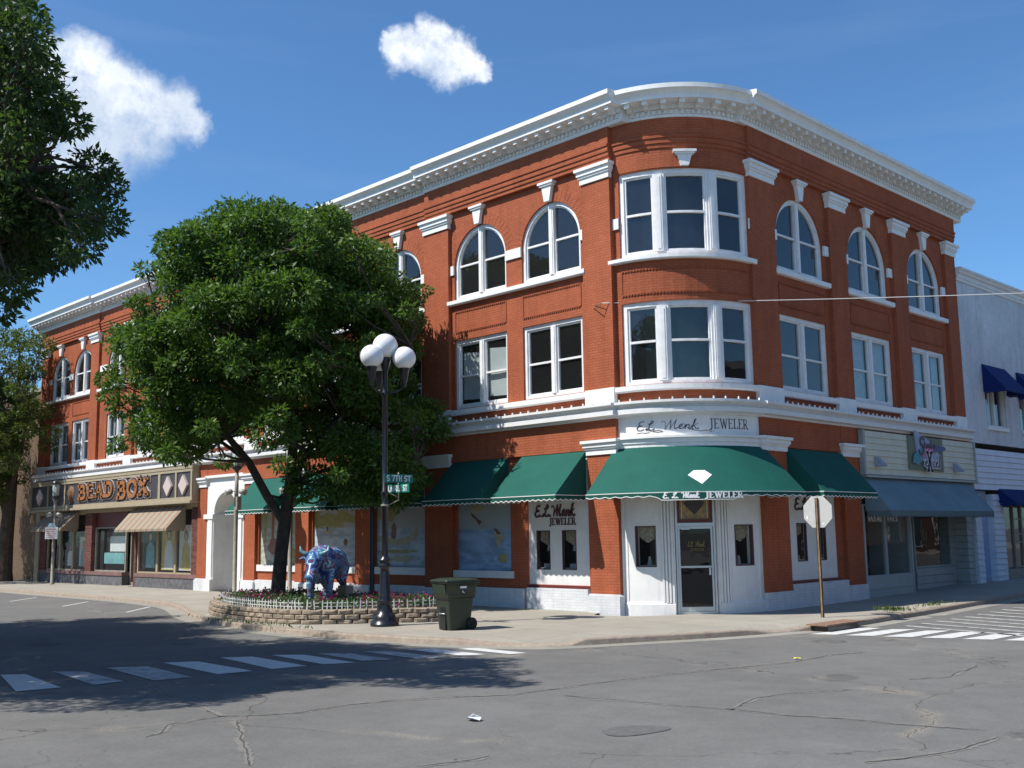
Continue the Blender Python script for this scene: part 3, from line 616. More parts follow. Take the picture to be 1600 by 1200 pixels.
# voussoir rings
def vring(mp, c, r, zs, d):
    n = 26
    for i in range(n):
        a0, a1 = pi*i/n+.004, pi*(i+1)/n-.004
        P = [(c-r*cos(a0), zs+r*sin(a0)), (c-(r+.36)*cos(a0), zs+(r+.36)*sin(a0)), (c-(r+.36)*cos(a1), zs+(r+.36)*sin(a1)), (c-r*cos(a1), zs+r*sin(a1))]
        wallm.prism(mp, P, d-.02, d+.004+.002*(i % 2), False)
for mp, c, w, d in windows: vring(mp, c, w, 10.20 if mp is ML else 10.12, d)
wallm.box(MK, 6.4, 88.9, 11.53, 11.78, -.02, .012)
# ground floor brick
def gw(mp, u0, u1, ops, z0=0.5, z1=4.25): wall(wallm, mp, u0, u1, z0, z1, -.12, ops, .2)
gw(ML, -9.14, -3.6, [(-8.97, -6.66, 1.0, 4.1), (-5.96, -3.72, 0.66, 4.1)])
gw(ML, -13.1, -10.31, [(-12.98, -10.42, 1.05, 4.1)]); gw(ML, -16.63, -13.9, [(-16.55, -13.98, 1.05, 4.1)]); gw(ML, -20.15, -17.43, [(-20.06, -17.5, 1.05, 4.1)])
gw(MR, 3.92, 6.93, [(3.98, 6.56, 0.70, 4.1)])
BO = BLD
wallo = wallm.build('wall', BRICK, BO)

# white trim
def cap(mb, mp, u0, u1, z, h=.43, k=1.0, d=0.0):
    e = 1/mp.k
    for f0, f1, dd, w in ((0, .38, .05, .02), (.38, .52, .09, .06), (.52, .8, .13, .09), (.8, 1, .19, .14)):
        mb.box(mp, u0-w*e*.85, u1+w*e*.85, z+h*f0, z+h*f1, d-.1, d+dd*k*.85)
def capset(mp, ps, z, h=.43, k=1.0):
    for a, b in ps:
        q = MB(); cap(q, mp, a, b, z, h, k); q.build('pilaster_cap', WHITE, BO)
capset(ML, pil, 11.48); capset(MR, rp, 11.48)
capset(ML, [p for p in pil if p[1] > -24.6], 4.06, .38); capset(MR, rp[:2], 4.10, .37)
def keystone(mp, c, zb, zt, d):
    e = 1/mp.k; trim = MB()
    trim.prism(mp, [(c-.10*e, zb), (c+.10*e, zb), (c+.19*e, zt-.1), (c-.19*e, zt-.1)], d-.02, d+.12)
    trim.box(mp, c-.24*e, c+.24*e, zt-.1, zt-.045, d-.02, d+.16); trim.box(mp, c-.29*e, c+.29*e, zt-.045, zt+.02, d-.02, d+.19)
    trim.build('keystone', WHITE, BO)
for mp, c, w, d in windows: keystone(mp, c, 11.36, 11.90, d)
keystone(MK, 46.2, 11.53, 11.93, 0)
class Piece:      # builds every box or sweep as a part of its own
    def __init__(s, name): s.n = name
    def box(s, *a, **k): q = MB(); q.box(*a, **k); q.build(s.n, WHITE, BO)
    def sweep(s, *a, **k): q = MB(); q.sweep(*a, **k); q.build(s.n, WHITE, BO)
PSILL, PIMP, PBLK = Piece('sill_course'), Piece('impost_block'), Piece('plinth_block')
SILL = lambda z0, z1, d: [(d-.1, z0), (d+.13, z0), (d+.15, z0+.03), (d+.15, z1-.03), (d-.1, z1)]
for (a, b, cs) in bays:
    PSILL.sweep(ML, SILL(9.0, 9.17, -.12), a-.04, b+.06); PSILL.sweep(ML, SILL(5.60, 5.79, -.12), a+.004, b-.004)
    w = LW
    edges = [a]+sorted([e for c in cs for e in (c-w, c+w)])+[b]
    for i in range(0, len(edges), 2):
        if edges[i+1]-edges[i] > .05: PIMP.box(ML, edges[i]+.003, edges[i+1]-.003, 9.98, 10.27, -.14, -.07)
for (a, b, c) in rb:
    PSILL.sweep(MR, SILL(9.0, 9.17, -.12), a-.02, b-.1); PSILL.sweep(MR, SILL(5.60, 5.79, -.12), a+.004, b-.004)
    PIMP.box(MR, a+.003, c-RW-.003, 9.98, 10.27, -.14, -.07); PIMP.box(MR, c+RW+.003, b-.03, 9.98, 10.27, -.14, -.04)
PSILL.sweep(MK, SILL(9.05, 9.2, 0), 0, 92); PSILL.sweep(MK, SILL(5.62, 5.80, 0), 0.5, 91)
PIMP.box(MK, 1.2, 6.2, 10.02, 10.31, -.02, .05); PIMP.box(MK, 89.1, 94, 10.02, 10.31, -.02, .05)
for a, b in pil: PBLK.box(ML, a-.002, b+.002, 5.385, 5.79, -.1, .035)
for a, b in rp: PBLK.box(MR, a-.002, b+.002, 5.385, 5.80, -.1, .035)
BELT = [(-.1, 4.97), (.05, 4.97), (.07, 5.015), (.2, 5.045), (.2, 5.165), (.12, 5.175), (.14, 5.235), (.27, 5.295), (.27, 5.36), (-.1, 5.395)]
beltm = MB()
beltm.sweep(ML, BELT, -41.6, -2.52); beltm.sweep(MR, sh(BELT, 0, 0.0), 2.70, 15.85); beltm.sweep(MK, sh(BELT, .04, -.005), -2, 92)
beltm.build('belt_course', WHITEW, BO)
sock = MB()
def sockets(mp, u0, u1, d, st):
    n = int((u1-u0)/st)
    for i in range(n):
        u = u0+(i+random.uniform(.35, .65))*st; s = .019
        sock.prism(mp, [(u-s/mp.k, 5.36), (u+s/mp.k, 5.36), (u+.5*s/mp.k, 5.36+.062), (u-.5*s/mp.k, 5.36+.062)], d-s, d+s)
sockets(ML, -41, -2.7, .24, .33); sockets(MR, 3, 15.6, .24, .28); sockets(MK, 3, 90, .27, 7)
sock.build('bulb_sockets', WHITE, BO)['kind'] = 'stuff'
# curved fascia panel and its lower moulding
trim.box(MK, -1.5, 91.5, 4.44, 4.99, -.1, .035)
LM = [(-.1, 4.12), (.06, 4.12), (.06, 4.27), (.09, 4.28), (.09, 4.38), (.15, 4.40), (.15, 4.455), (-.1, 4.455)]
trim.sweep(MK, LM, -1.5, 91.5)
trim.build('fascia_panel', WHITE, BO)

CP = [(-.35, 12.87), (.05, 12.87), (.07, 12.91), (.07, 12.955), (.05, 12.96), (.05, 13.10), (.13, 13.11), (.13, 13.24), (.50, 13.245), (.50, 13.325), (.485, 13.33), (.50, 13.37), (.55, 13.44), (.60, 13.475), (.63, 13.48), (.63, 13.60), (.3, 13.64), (-.35, 13.64)]
cor = MB()
def cornice(mp, u0, u1, dd, zz, mst, dst):
    cor.sweep(mp, sh(CP, dd, zz), u0, u1, n=1 if mp.n == 1 else 26)
    n = int((u1-u0)/mst)
    for i in range(n+1):
        u = u0+(u1-u0)*(i+.5)/(n+1); w = .065/mp.k
        if u+w > u1-.05/mp.k: continue
        cor.box(mp, u-w, u+w, 13.135+zz, 13.243+zz, .1+dd, .44+dd); cor.box(mp, u-w, u+w, 13.075+zz, 13.135+zz, .1+dd, .26+dd)
    n = int((u1-u0)/dst)
    for i in range(n):
        u = u0+(i+.5)*dst; w = .038/mp.k
        cor.box(mp, u-w, u+w, 12.975+zz, 13.085+zz, .04+dd, .10+dd)
cornice(ML, -10.2, -2.02, .02, 0, .45, .15); cornice(ML, -34.42, -10.2, -.09, -.003, .45, .15); cornice(ML, -42.1, -34.42, .02, 0, .45, .15)
cornice(MR, 2.28, 16.4, .02, 0, .45, .15); cornice(MK, -6, 96, -.02, -.006, 9.4, 3.15)
cor.build('cornice', WHITE, BO)

# windows ---------------------------------------------------------------------------------
def window(mp, c, w, d, z0, zt, archz=None, blind=None):
    fm, sm_, gm = MB(), MB(), MB(); e = 1/mp.k; a, b = c-w, c+w; F0, F1 = d-.16, d-.06; fw = .10*e; mw = .09*e
    top = archz+w if archz else zt
    fm.box(mp, a, a+fw, z0, zt if not archz else archz, F0, F1); fm.box(mp, b-fw, b, z0, zt if not archz else archz, F0, F1)
    fm.box(mp, a+fw, b-fw, z0, z0+.09, F0, F1-.004)
    if not archz: fm.box(mp, a+fw, b-fw, zt-.11, zt, F0, F1-.004)
    fm.box(mp, c-mw, c+mw, z0+.09, (zt-.11) if not archz else top-.09, F0-.03, F1+.012)
    fm.box(mp, c-mw*.55, c+mw*.55, z0+.09, (zt-.11) if not archz else top-.09, F1+.012, F1+.032)
    if archz:
        n = 26
        for i in range(n):
            t0, t1 = pi*i/n, pi*(i+1)/n
            for (r1, r2, q0, q1, M) in ((w, w-.10, F0, F1, fm), (w-.10, w-.145, F0-.02, F1-.045, sm_)):
                M.prism(mp, [(c-r1*cos(t0), archz+r1*sin(t0)), (c-r2*cos(t0), archz+r2*sin(t0)), (c-r2*cos(t1), archz+r2*sin(t1)), (c-r1*cos(t1), archz+r1*sin(t1))], q0, q1, i in (0, n-1))
    zm = z0+(1.0 if not archz else 1.06)
    for s0, s1 in ((a+fw, c-mw), (c+mw, b-fw)):
        zt_ = (zt-.11) if not archz else archz
        sm_.box(mp, s0, s0+.045*e, z0+.09, zt_, F0-.02, F1-.045); sm_.box(mp, s1-.045*e, s1, z0+.09, zt_, F0-.02, F1-.045)
        sm_.box(mp, s0+.045*e, s1-.045*e, zm-.03, zm+.025, F0-.02, F1-.035); sm_.box(mp, s0+.045*e, s1-.045*e, z0+.09, z0+.15, F0-.02, F1-.045)
        if not archz: sm_.box(mp, s0+.045*e, s1-.045*e, zt-.16, zt-.11, F0-.02, F1-.045)
        g0, g1 = F0+.015, F0+.03
        if not archz: gm.mface(mp, [(s0, g0, z0+.09), (s1, g0, z0+.09), (s1, g0, zt-.11), (s0, g0, zt-.11)])
        else:
            r = w-.12; P = [(s0 if s0 > c else max(s0, c-r), g0, z0+.09)]
            P = [(s0, g0, z0+.09), (s1, g0, z0+.09)]
            xs = np.linspace(s1, s0, 12)
            P += [(x, g0, archz+sqrt(max(0, r*r-(x-c)**2))) for x in xs]
            gm.mface(mp, P)
    wo = fm.build('window', FRAME, BO); sm_.build('sash', FRAME, wo); gm.build('pane', GLASS, wo, weld=False)
    if blind:
        cm = MB()
        for s0, s1 in ((a+fw, c-mw), (c+mw, b-fw)):
            if blind == 'paper':
                cm.mface(mp, [(s0+.03, d-.24, z0+.30), (s1-.02, d-.22, z0+.26), (s1-.06, d-.24, zt-.42), (s0+.05, d-.22, zt-.35)])
            else:
                n = 18
                for i in range(n):
                    u, v = s0+(s1-s0)*i/n, s0+(s1-s0)*(i+1)/n
                    if blind == 'parted' and .3 < (i+.5)/n < .62: continue
                    cm.mface(mp, [(u, d-.26-.03*(i % 2), z0), (v, d-.29+.03*(i % 2), z0), (v, d-.29+.03*(i % 2), zt), (u, d-.26-.03*(i % 2), zt)], True)
        cm.build('curtain', BLIND if blind == 'paper' else CURTAIN, wo)
    return wo
bl = {(0, 1): 'paper', (8, 0): 'cloth', (9, 1): 'x'}
for i, (mp, c, w, d) in enumerate(windows):
    kind = None
    if mp is ML and abs(c-CB) < .01: kind = 'paper'
    if mp is MR and abs(c-9.42) < .01: kind = 'cloth'
    if mp is MR and abs(c-13.40) < .01: kind = 'parted'
    if mp is ML and c < -30: kind = 'parted'
    window(mp, c, w, d, 5.80, 7.90 if mp is ML else 7.93, None, kind)
    window(mp, c, w, d, 9.17, None, 10.20 if mp is ML else 10.12)
def kwindow(z0, zt, zm, g):
    fm, sm_, gm = MB(), MB(), MB(); F0, F1 = -.16, -.05; D = 1/MK.k
    fm.box(MK, 6.4, 9.2, z0, zt, F0, F1); fm.box(MK, 85.8, 88.9, z0, zt, F0, F1)
    fm.box(MK, 9.2, 85.8, zt-.13, zt, F0, F1-.004); fm.box(MK, 9.2, 85.8, z0, z0+.09, F0, F1-.004)
    for a, b in ((27.4, 34.2), (58.9, 65.6)):
        fm.box(MK, a, b, z0+.09, zt-.13, F0-.03, F1+.005); fm.box(MK, a+1.4, b-1.4, z0+.09, zt-.13, F1+.005, F1+.045)
        fm.box(MK, a+2.4, b-2.4, z0+.15, zt-.2, F1+.045, F1+.06)
    for a, b in ((9.2, 27.4), (34.2, 58.9), (65.6, 85.8)):
        e = 1.15
        sm_.box(MK, a, a+e, z0+.09, zt-.13, F0, F1-.04); sm_.box(MK, b-e, b, z0+.09, zt-.13, F0, F1-.04)
        sm_.box(MK, a+e, b-e, zm-.03, zm+.03, F0, F1-.03); sm_.box(MK, a+e, b-e, z0+.09, z0+.15, F0, F1-.04); sm_.box(MK, a+e, b-e, zt-.18, zt-.13, F0, F1-.04)
        gm.mface(MK, [(a, F0+.03, z0+.1), (b, F0+.03, z0+.1), (b, F0+.03, zt-.13), (a, F0+.03, zt-.13)])
    wo = fm.build('window', FRAME, BO); sm_.build('sash', FRAME, wo); gm.build('pane', GLASS, wo, weld=False)
kwindow(9.20, 11.50, 10.34, None); kwindow(5.80, 7.97, 6.93, None)

# interior shells, floors and roof
def lfoot(i): # offset footprint (L-shaped block following the street fronts)
    P = [(-41.4, i), (-2.7, i)]
    for k in range(0, 10):
        a = radians(k*10); r = KR+.1-i; P.append((KC[0]+r*sin(a), KC[1]-r*cos(a)))
    P += [(-i, 15.7), (-14, 15.7), (-14, 14), (-41.4, 14)]; return P
fl = MB()
for z in (4.55, 8.35): fl.wprism(lfoot(.34), z, z+.14, True)
fl.build('floor', INTW, BO)
fl = MB(); fl.wprism(lfoot(.25), 12.9, 13.0, True); fl.build('ceiling', CEIL, BO)
fl = MB(); fl.wprism([(x, y) for x, y in lfoot(-.05)], 13.35, 13.5, True); fl.build('roof', ROOFM, BO)
bw = MB()
for a, b in (((-41.3, 4.2), (-6.5, 4.2)), ((-6.5, 4.2), (-4.4, 6.4)), ((-4.4, 6.4), (-4.4, 15.6))):
    bw.face([(*a, 4.69), (*b, 4.69), (*b, 12.9), (*a, 12.9)])
for x in (-41.35, -34.5, -24.2, -17.0, -9.7): bw.face([(x, .4, 4.69), (x, 4.2, 4.69), (x, 4.2, 12.9), (x, .4, 12.9)])
for y in (7.4, 11.4): bw.face([(-.4, y, 4.69), (-4.4, y, 4.69), (-4.4, y, 12.9), (-.4, y, 12.9)])
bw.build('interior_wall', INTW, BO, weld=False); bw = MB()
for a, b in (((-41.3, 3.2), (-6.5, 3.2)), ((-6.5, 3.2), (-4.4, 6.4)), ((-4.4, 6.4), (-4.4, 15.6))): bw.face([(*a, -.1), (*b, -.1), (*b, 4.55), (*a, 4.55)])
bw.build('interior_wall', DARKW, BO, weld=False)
for z0, z1, mm in ((4.69, 8.35, mat('green_interior_wall', (.10, .22, .17), .9, .1)), (8.49, 12.9, mat('blue_interior_wall', (.13, .145, .18), .9, .1))):
    q = MB()
    for i in range(18): a, b = -25+i*8, -25+(i+1)*8; q.mface(MK, [(a, -1.75, z0), (b, -1.75, z0), (b, -1.75, z1), (a, -1.75, z1)], True)
    q.build('interior_wall', mm, BO)
ew = MB(); ew.box(MR, 15.5, 15.78, 4.9, 13.3, -14, -.02); ew.wbox(-41.5, -41.2, .05, 14, 3.4, 13.35); ew.wbox(-41.5, -14, 13.8, 14.1, 0, 13.35)
ew.build('side_wall', BRICK, BO)

# ground floor whites ------------------------------------------------------------------------
wb = MB()
for a, b in [p for p in pil if p[1] > -24.6]:
    wb = MB(); wb.box(ML, a-.05, b+.05, -.15, .42, -.1, .09); wb.prism(ML, [(a-.05, .42), (b+.05, .42), (b, .47), (a, .47)], -.1, .05); wb.build('pilaster_base', WHITEBRICK, BO)
for a, b in rp[:2]: wb = MB(); wb.box(MR, a-.03, b+(.03 if a < 5 else .1), -.15, .46, -.1, .03); wb.build('pilaster_base', WHITEBRICK, BO)
wb = MB()
for a, b, z in [(-9.14, -6.0, .53), (-6.0, -3.65, .57), (-13.1, -10.31, .50), (-16.63, -13.9, .5), (-20.15, -17.43, .5)]: wb = MB(); wb.box(ML, a+.05, b-.05, -.15, z, -.35, .0+.006*(z > .52)); wb.build('painted_base', WHITEBRICK, BO)
wb = MB(); wb.box(MR, 3.95, 6.9, -.15, .62, -.35, .012); wb.build('painted_base', WHITEBRICK, BO)
sl_ = MB()
for a, b in ((-13.02, -10.37), (-16.6, -13.93), (-20.1, -17.46)): sl_.box(ML, a, b, .82, 1.05, -.3, -.06)
sl_.box(ML, -9.08, -6.55, .80, 1.0, -.3, -.06); sl_.build('window_sill', WHITEW, BO)
mr_ = MB(); mr_.box(ML, -6.0, -3.66, .575, .645, -.3, -.07); mr_.box(MR, 3.95, 6.6, .62, .69, -.3, -.07); mr_.build('maroon_ledge', MAROON, BO)

# painted murals
def mural_mat(name, sky, water, accent, sc, hz):
    m = bpy.data.materials.new(name); m.use_nodes = True; t, n, l = nodes(m); p = n['Principled BSDF']; p.inputs['Roughness'].default_value = .6
    uv = n.new('ShaderNodeUVMap'); sp = n.new('ShaderNodeSeparateXYZ'); l.new(uv.outputs[0], sp.inputs[0])
    ns = n.new('ShaderNodeTexNoise'); ns.inputs['Scale'].default_value = sc; ns.inputs['Detail'].default_value = 5; mp_ = n.new('ShaderNodeMapping'); mp_.inputs['Scale'].default_value = (1, 3.2, 1)
    l.new(uv.outputs[0], mp_.inputs[0]); l.new(mp_.outputs[0], ns.inputs['Vector'])
    a = n.new('ShaderNodeMath'); a.operation = 'GREATER_THAN'; a.inputs[1].default_value = hz; l.new(sp.outputs[1], a.inputs[0])
    wr = n.new('ShaderNodeMapRange'); l.new(ns.outputs['Fac'], wr.inputs[0]); wr.inputs[1].default_value = .42; wr.inputs[2].default_value = .58
    w = n.new('ShaderNodeMix'); w.data_type = 'RGBA'; l.new(wr.outputs[0], w.inputs[0]); w.inputs[6].default_value = (*water, 1); w.inputs[7].default_value = (*[min(1, c*1.5) for c in water], 1)
    n2 = n.new('ShaderNodeTexNoise'); n2.inputs['Scale'].default_value = 1.1; n2.inputs['Detail'].default_value = 4; l.new(uv.outputs[0], n2.inputs['Vector'])
    r2 = n.new('ShaderNodeMapRange'); l.new(n2.outputs['Fac'], r2.inputs[0]); r2.inputs[1].default_value = .50; r2.inputs[2].default_value = .56
    s = n.new('ShaderNodeMix'); s.data_type = 'RGBA'; l.new(r2.outputs[0], s.inputs[0]); s.inputs[6].default_value = (*sky, 1); s.inputs[7].default_value = (*accent, 1)
    f = n.new('ShaderNodeMix'); f.data_type = 'RGBA'; l.new(a.outputs[0], f.inputs[0]); l.new(w.outputs[2], f.inputs[6]); l.new(s.outputs[2], f.inputs[7])
    l.new(f.outputs[2], p.inputs['Base Color']); return m
MU = [mural_mat('autumn_mural', (.36, .36, .30), (.30, .31, .25), (.40, .34, .13), 2.2, 2.4), mural_mat('lake_mural', (.38, .39, .40), (.30, .34, .38), (.33, .31, .12), 1.6, 2.27),
      mural_mat('canoe_mural', (.38, .40, .41), (.30, .35, .39), (.36, .38, .38), 1.6, 2.2), mural_mat('waterfowl_mural', (.33, .38, .40), (.20, .30, .43), (.32, .37, .39), 1.4, 2.13)]
muls = [(-20.06, -17.5), (-16.55, -13.98), (-12.98, -10.42), (-8.97, -6.66)]
YEL = mat('mural_ochre', (.36, .33, .15), .7, .2, 6); REDM = mat('mural_brick_red', (.28, .13, .10), .7, .2, 6); BROWNM = mat('mural_brown', (.16, .09, .05), .7, .2, 8); STRAW = mat('mural_straw', (.42, .39, .27), .7, .15, 5)
labs = ['autumn trees and red barn mural', 'lake mural with ochre trees', 'mural of a canoe on water', 'mural of birds flying over blue water']
for i, (a, b) in enumerate(muls):
    mb = MB(); mb.box(ML, a-.01, b+.01, 1.0, 4.12, -.3, -.2); mo = mb.build('mural_panel', MU[i], BO, weld=False); mo['label'] = labs[i]
    def blot(P, m, name, lift=.006):
        q = MB(); q.prism(ML, [(a+(b-a)*x, 1.05+1.9*z) for x, z in P], -.2, -.2+lift); return q.build(name, m, mo)
    el = lambda cx, cz, rx, rz, n=14, j=.0: [(cx+rx*cos(2*pi*k/28)*(1+j*.5*sin(k*.9)), cz+rz*sin(2*pi*k/28)*(1+j*.5*cos(k*1.35))) for k in range(28)]
    if i == 0:
        for k in range(5): blot([(.10+.2*k, .42), (.15+.2*k, .42), (.17+.2*k, 1.0), (.09+.2*k, 1.0)], [YEL, REDM][k % 2], 'painted_tree', .006+.001*k)
        blot(el(.42, .35, .22, .16, 14, .25), REDM, 'painted_shrub', .012); blot(el(.7, .22, .3, .1, 14, .3), YEL, 'painted_shrub', .009)
    if i == 1:
        blot([(0, .66), (.2, .72), (.45, .70), (.62, .78), (1, .74), (1, .86), (.7, .93), (.5, .9), (.3, .95), (0, .84)], YEL, 'painted_trees'); blot(el(.33, .60, .1, .03), STRAW, 'painted_boat', .01)
        blot(el(.72, .42, .04, .06), BROWNM, 'painted_goose', .01); blot([(.30, .62), (.32, .62), (.32, .70), (.30, .70)], BROWNM, 'painted_figure', .012)
    if i == 2:
        P = [(.02, .42), (.40, .36), (.66, .38), (.80, .50), (.84, .66), (.78, .68), (.72, .58), (.64, .50), (.40, .46), (.02, .52)]
        blot(P, STRAW, 'painted_canoe', .01); blot([(.30, .48), (.38, .46), (.40, .66), (.35, .74), (.31, .68)], REDM, 'painted_paddler', .012); blot(el(.42, .26, .38, .03, 14, .2), YEL, 'painted_reeds', .009); blot(el(.5, .14, .2, .05, 14, .3), STRAW, 'painted_lily_pads', .008)
        blot(el(.2, .88, .2, .12, 14, .3), YEL, 'painted_foliage', .008)
    if i == 3:
        blot([(.22, .94), (.34, .99), (.52, .93), (.44, .88), (.36, .86), (.30, .80), (.26, .86)], STRAW, 'painted_bird', .01); blot([(.24, .86), (.30, .82), (.36, .76), (.44, .72), (.40, .66), (.34, .74), (.26, .80)], BROWNM, 'painted_bird_wing', .012)
        blot([(.66, .54), (.74, .60), (.88, .46), (.80, .44), (.76, .30), (.70, .40)], STRAW, 'painted_duck', .01); blot([(.66, .62), (.74, .58), (.80, .52), (.72, .52)], BROWNM, 'painted_duck_wing', .012); blot(el(.82, .16, .09, .07, 12, .3), YEL, 'painted_reeds', .009)

# jeweller's white panels
LACE = mat('lace_curtain', (.50, .45, .34), .9, .3, 14, col2=(.20, .17, .12)); PSTONE = mat('display_stand', (.45, .47, .50), .6, .3, 9)
def jpanel(mp, a, b, z0, wins, lace=True, text=None):
    mb = MB(); wall(mb, mp, a, b, z0, 4.12, -.14, [(x, y, p, q) for x, y, p, q in wins], .1); po = mb.build('panel', WHITEW, BO)
    po['label'] = 'white shopfront panel with two narrow display windows'
    for x, y, p, q in wins:
        fm = MB(); 
        for r in ((x, x+.025, p, q), (y-.025, y, p, q), (x+.025, y-.025, q-.025, q), (x+.025, y-.025, p, p+.025)): fm.box(mp, *r, -.21, -.135)
        wo = fm.build('shop_window', SCRIPTB, BO); g = MB(); g.mface(mp, [(x, -.18, p), (y, -.18, p), (y, -.18, q), (x, -.18, q)]); g.build('pane', SHOPG, wo, weld=False)
        k = MB(); n = 10
        for i in range(n):
            u, v = x+(y-x)*i/n, x+(y-x)*(i+1)/n; zz = p+(q-p)*(.62+.12*abs((i+.5)/n*2-1))
            k.mface(mp, [(u, -.3-.02*(i % 2), zz), (v, -.3-.02*((i+1) % 2), zz), (v, -.3, q+.02), (u, -.3, q+.02)], True)
        k.build('curtain', LACE, wo)
        k = MB(); k.box(mp, x-.02, y+.02, p-.1, p+.05, -.6, -.24); k.box(mp, x+.1, y-.12, p+.05, p+.16, -.45, -.32); k.prism(mp, [((x+y)/2-.07, p+.5), ((x+y)/2+.07, p+.5), ((x+y)/2+.03, p+.7), ((x+y)/2-.03, p+.7)], -.4, -.36)
        k.build('display_stand', PSTONE, wo)
    return po
jp = jpanel(ML, -5.96, -3.72, .645, [(-5.67, -5.15, 1.06, 2.12), (-4.71, -4.19, 1.06, 2.12)])
mb = MB(); lettering(mb, ML, ['sE', 's.', 'sL', 's.', 'sM', 'se', 'sn', 'sk'], -5.72, 2.50, .30, 1, .15, .07, -.14, -.11, .18, width=1.52)
lettering(mb, ML, 'JEWELER', -5.16, 2.27, .17, 1, .2, .1, -.14, -.12, width=.98)
lo = mb.build('shop_name_lettering', SCRIPTB, BO); lo['label'] = 'brown lettering above the two narrow display windows'
jp = jpanel(MR, 3.98, 6.56, .69, [(4.47, 4.99, 1.19, 2.22), (5.50, 6.01, 1.19, 2.22)])
mb = MB(); lettering(mb, MR, ['sE', 's.', 'sL', 's.', 'sM', 'se', 'sn', 'sk'], 4.40, 2.58, .30, 1, .15, .07, -.14, -.11, .18, width=1.75)
lettering(mb, MR, 'JEWELER', 5.0, 2.35, .17, 1, .2, .1, -.14, -.12, width=1.1)
lo = mb.build('shop_name_lettering', SCRIPTB, BO); lo['label'] = 'brown lettering partly hidden behind the octagonal sign'

# curved corner shopfront
cw = MB()
wall(cw, MK, -2, 92, -.1, 4.14, -.02, [(10.4, 22.8, 1.16, 2.19), (33.2, 56.8, -.1, 2.95), (67.5, 80.9, 1.16, 2.19)], .22)
for u in (0.4, 89.2): cw.box(MK, u, u+2.2, 0, 4.12, -.1, .03)
for u in (5.0, 85.2): cw.box(MK, u, u+.5, .3, 4.12, -.1, -.002)
for u0 in (26.0, 57.6):
    for k in range(4): cw.box(MK, u0+k*1.75, u0+k*1.75+1.05, .28, 4.12, -.1, .02+.012*(k in (1, 2)))
for a, b in ((.4, 32.6), (57.4, 91.3)): cw.box(MK, a, b, -.12, .24, -.1, .03); cw.sweep(MK, [(-.1, .24), (.03, .24), (-.0, .29), (-.1, .29)], a, b)
cwo = cw.build('corner_shopfront', WHITEW, BO)
for a, b in ((10.4, 22.8), (67.5, 80.9)):
    fm = MB(); e = .03/MK.k
    for r in ((a, a+e, 1.16, 2.19), (b-e, b, 1.16, 2.19), (a+e, b-e, 2.16, 2.19), (a+e, b-e, 1.16, 1.19)): fm.box(MK, *r, -.12, -.01)
    wo = fm.build('shop_window', SCRIPTB, BO); g = MB()
    for i in range(3):
        u, v = a+(b-a)*i/3, a+(b-a)*(i+1)/3; g.mface(MK, [(u, -.08, 1.17), (v, -.08, 1.17), (v, -.08, 2.18), (u, -.08, 2.18)])
    g.build('pane', SHOPG, wo, weld=False); k = MB(); n = 10
    for i in range(n):
        u, v = a+(b-a)*i/n, a+(b-a)*(i+1)/n; zz = 1.16+1.03*(.58+.16*abs((i+.5)/n*2-1)); k.mface(MK, [(u, -.2-.02*(i % 2), zz), (v, -.2-.02*((i+1) % 2), zz), (v, -.2, 2.2), (u, -.2, 2.2)], True)
    k.build('curtain', LACE, wo)
    k = MB(); k.box(MK, a-1, b+1, 1.06, 1.2, -.55, -.14); c = (a+b)/2; k.prism(MK, [(c-1.5, 1.2), (c+1.5, 1.2), (c+.5, 1.42), (c-.5, 1.42)], -.3, -.26); k.build('display_stand', PSTONE, wo)
A_, B_ = Vector(mapK(33.4, -.14, 0)), Vector(mapK(56.6, -.14, 0)); DL = (B_-A_).length; du = (B_-A_)/DL; dn = Vector((du.y, -du.x, 0))
MD = Map(lambda u, d, z: tuple(A_+du*u+dn*d+Vector((0, 0, z))))
dm = MB()
dm.box(MD, 0, .05, -.1, 2.95, -.06, .05); dm.box(MD, DL-.05, DL, -.1, 2.95, -.06, .05); dm.box(MD, .05, DL-.05, 2.17, 2.25, -.06, .055); dm.box(MD, 0.05, DL-.05, -.1, .055, -.05, .06)
do = dm.build('shop_door', ALU, BO)
dm = MB(); dm.box(MD, .06, .11, .06, 2.165, -.04, .01); dm.box(MD, DL-.11, DL-.06, .06, 2.165, -.04, .01); dm.box(MD, .11, DL-.11, 2.10, 2.165, -.04, .01); dm.box(MD, .11, DL-.11, .06, .17, -.04, .01); dm.box(MD, .11, DL-.11, 1.13, 1.18, -.04, .02)
dm.build('door_leaf', ALU, do)
g = MB(); g.mface(MD, [(.11, -.02, .17), (DL-.11, -.02, .17), (DL-.11, -.02, 1.13), (.11, -.02, 1.13)]); g.mface(MD, [(.11, -.02, 1.18), (DL-.11, -.02, 1.18), (DL-.11, -.02, 2.1), (.11, -.02, 2.1)]); g.build('pane', DOORG, do, weld=False)
dm = MB(); dm.box(MD, DL-.19, DL-.14, .95, 1.12, .01, .06); dm.box(MD, .14, .36, 2.08, 2.12, .01, .05); dm.build('handle', ALU, do)
GOLD = mat('faded_gold_lettering', (.20, .14, .04), .5, 0)
dm = MB(); lettering(dm, MD, ['sE', 'sL', ' ', 'sM', 'se', 'sn', 'sk'], .30, 1.66, .12, 1, .12, .06, -.012, -.008, .15, width=.44); lettering(dm, MD, 'JEWELER', .36, 1.55, .06, 1, .16, .1, -.012, -.008, width=.36); dm.build('lettering', GOLD, do)
dm = MB()
for r in ((.05, .12, 2.26, 2.95), (DL-.12, DL-.05, 2.26, 2.95), (.12, DL-.12, 2.26, 2.34), (.12, DL-.12, 2.88, 2.95)): dm.box(MD, *r, -.05, .04)
tro = dm.build('transom', MAROON, BO)
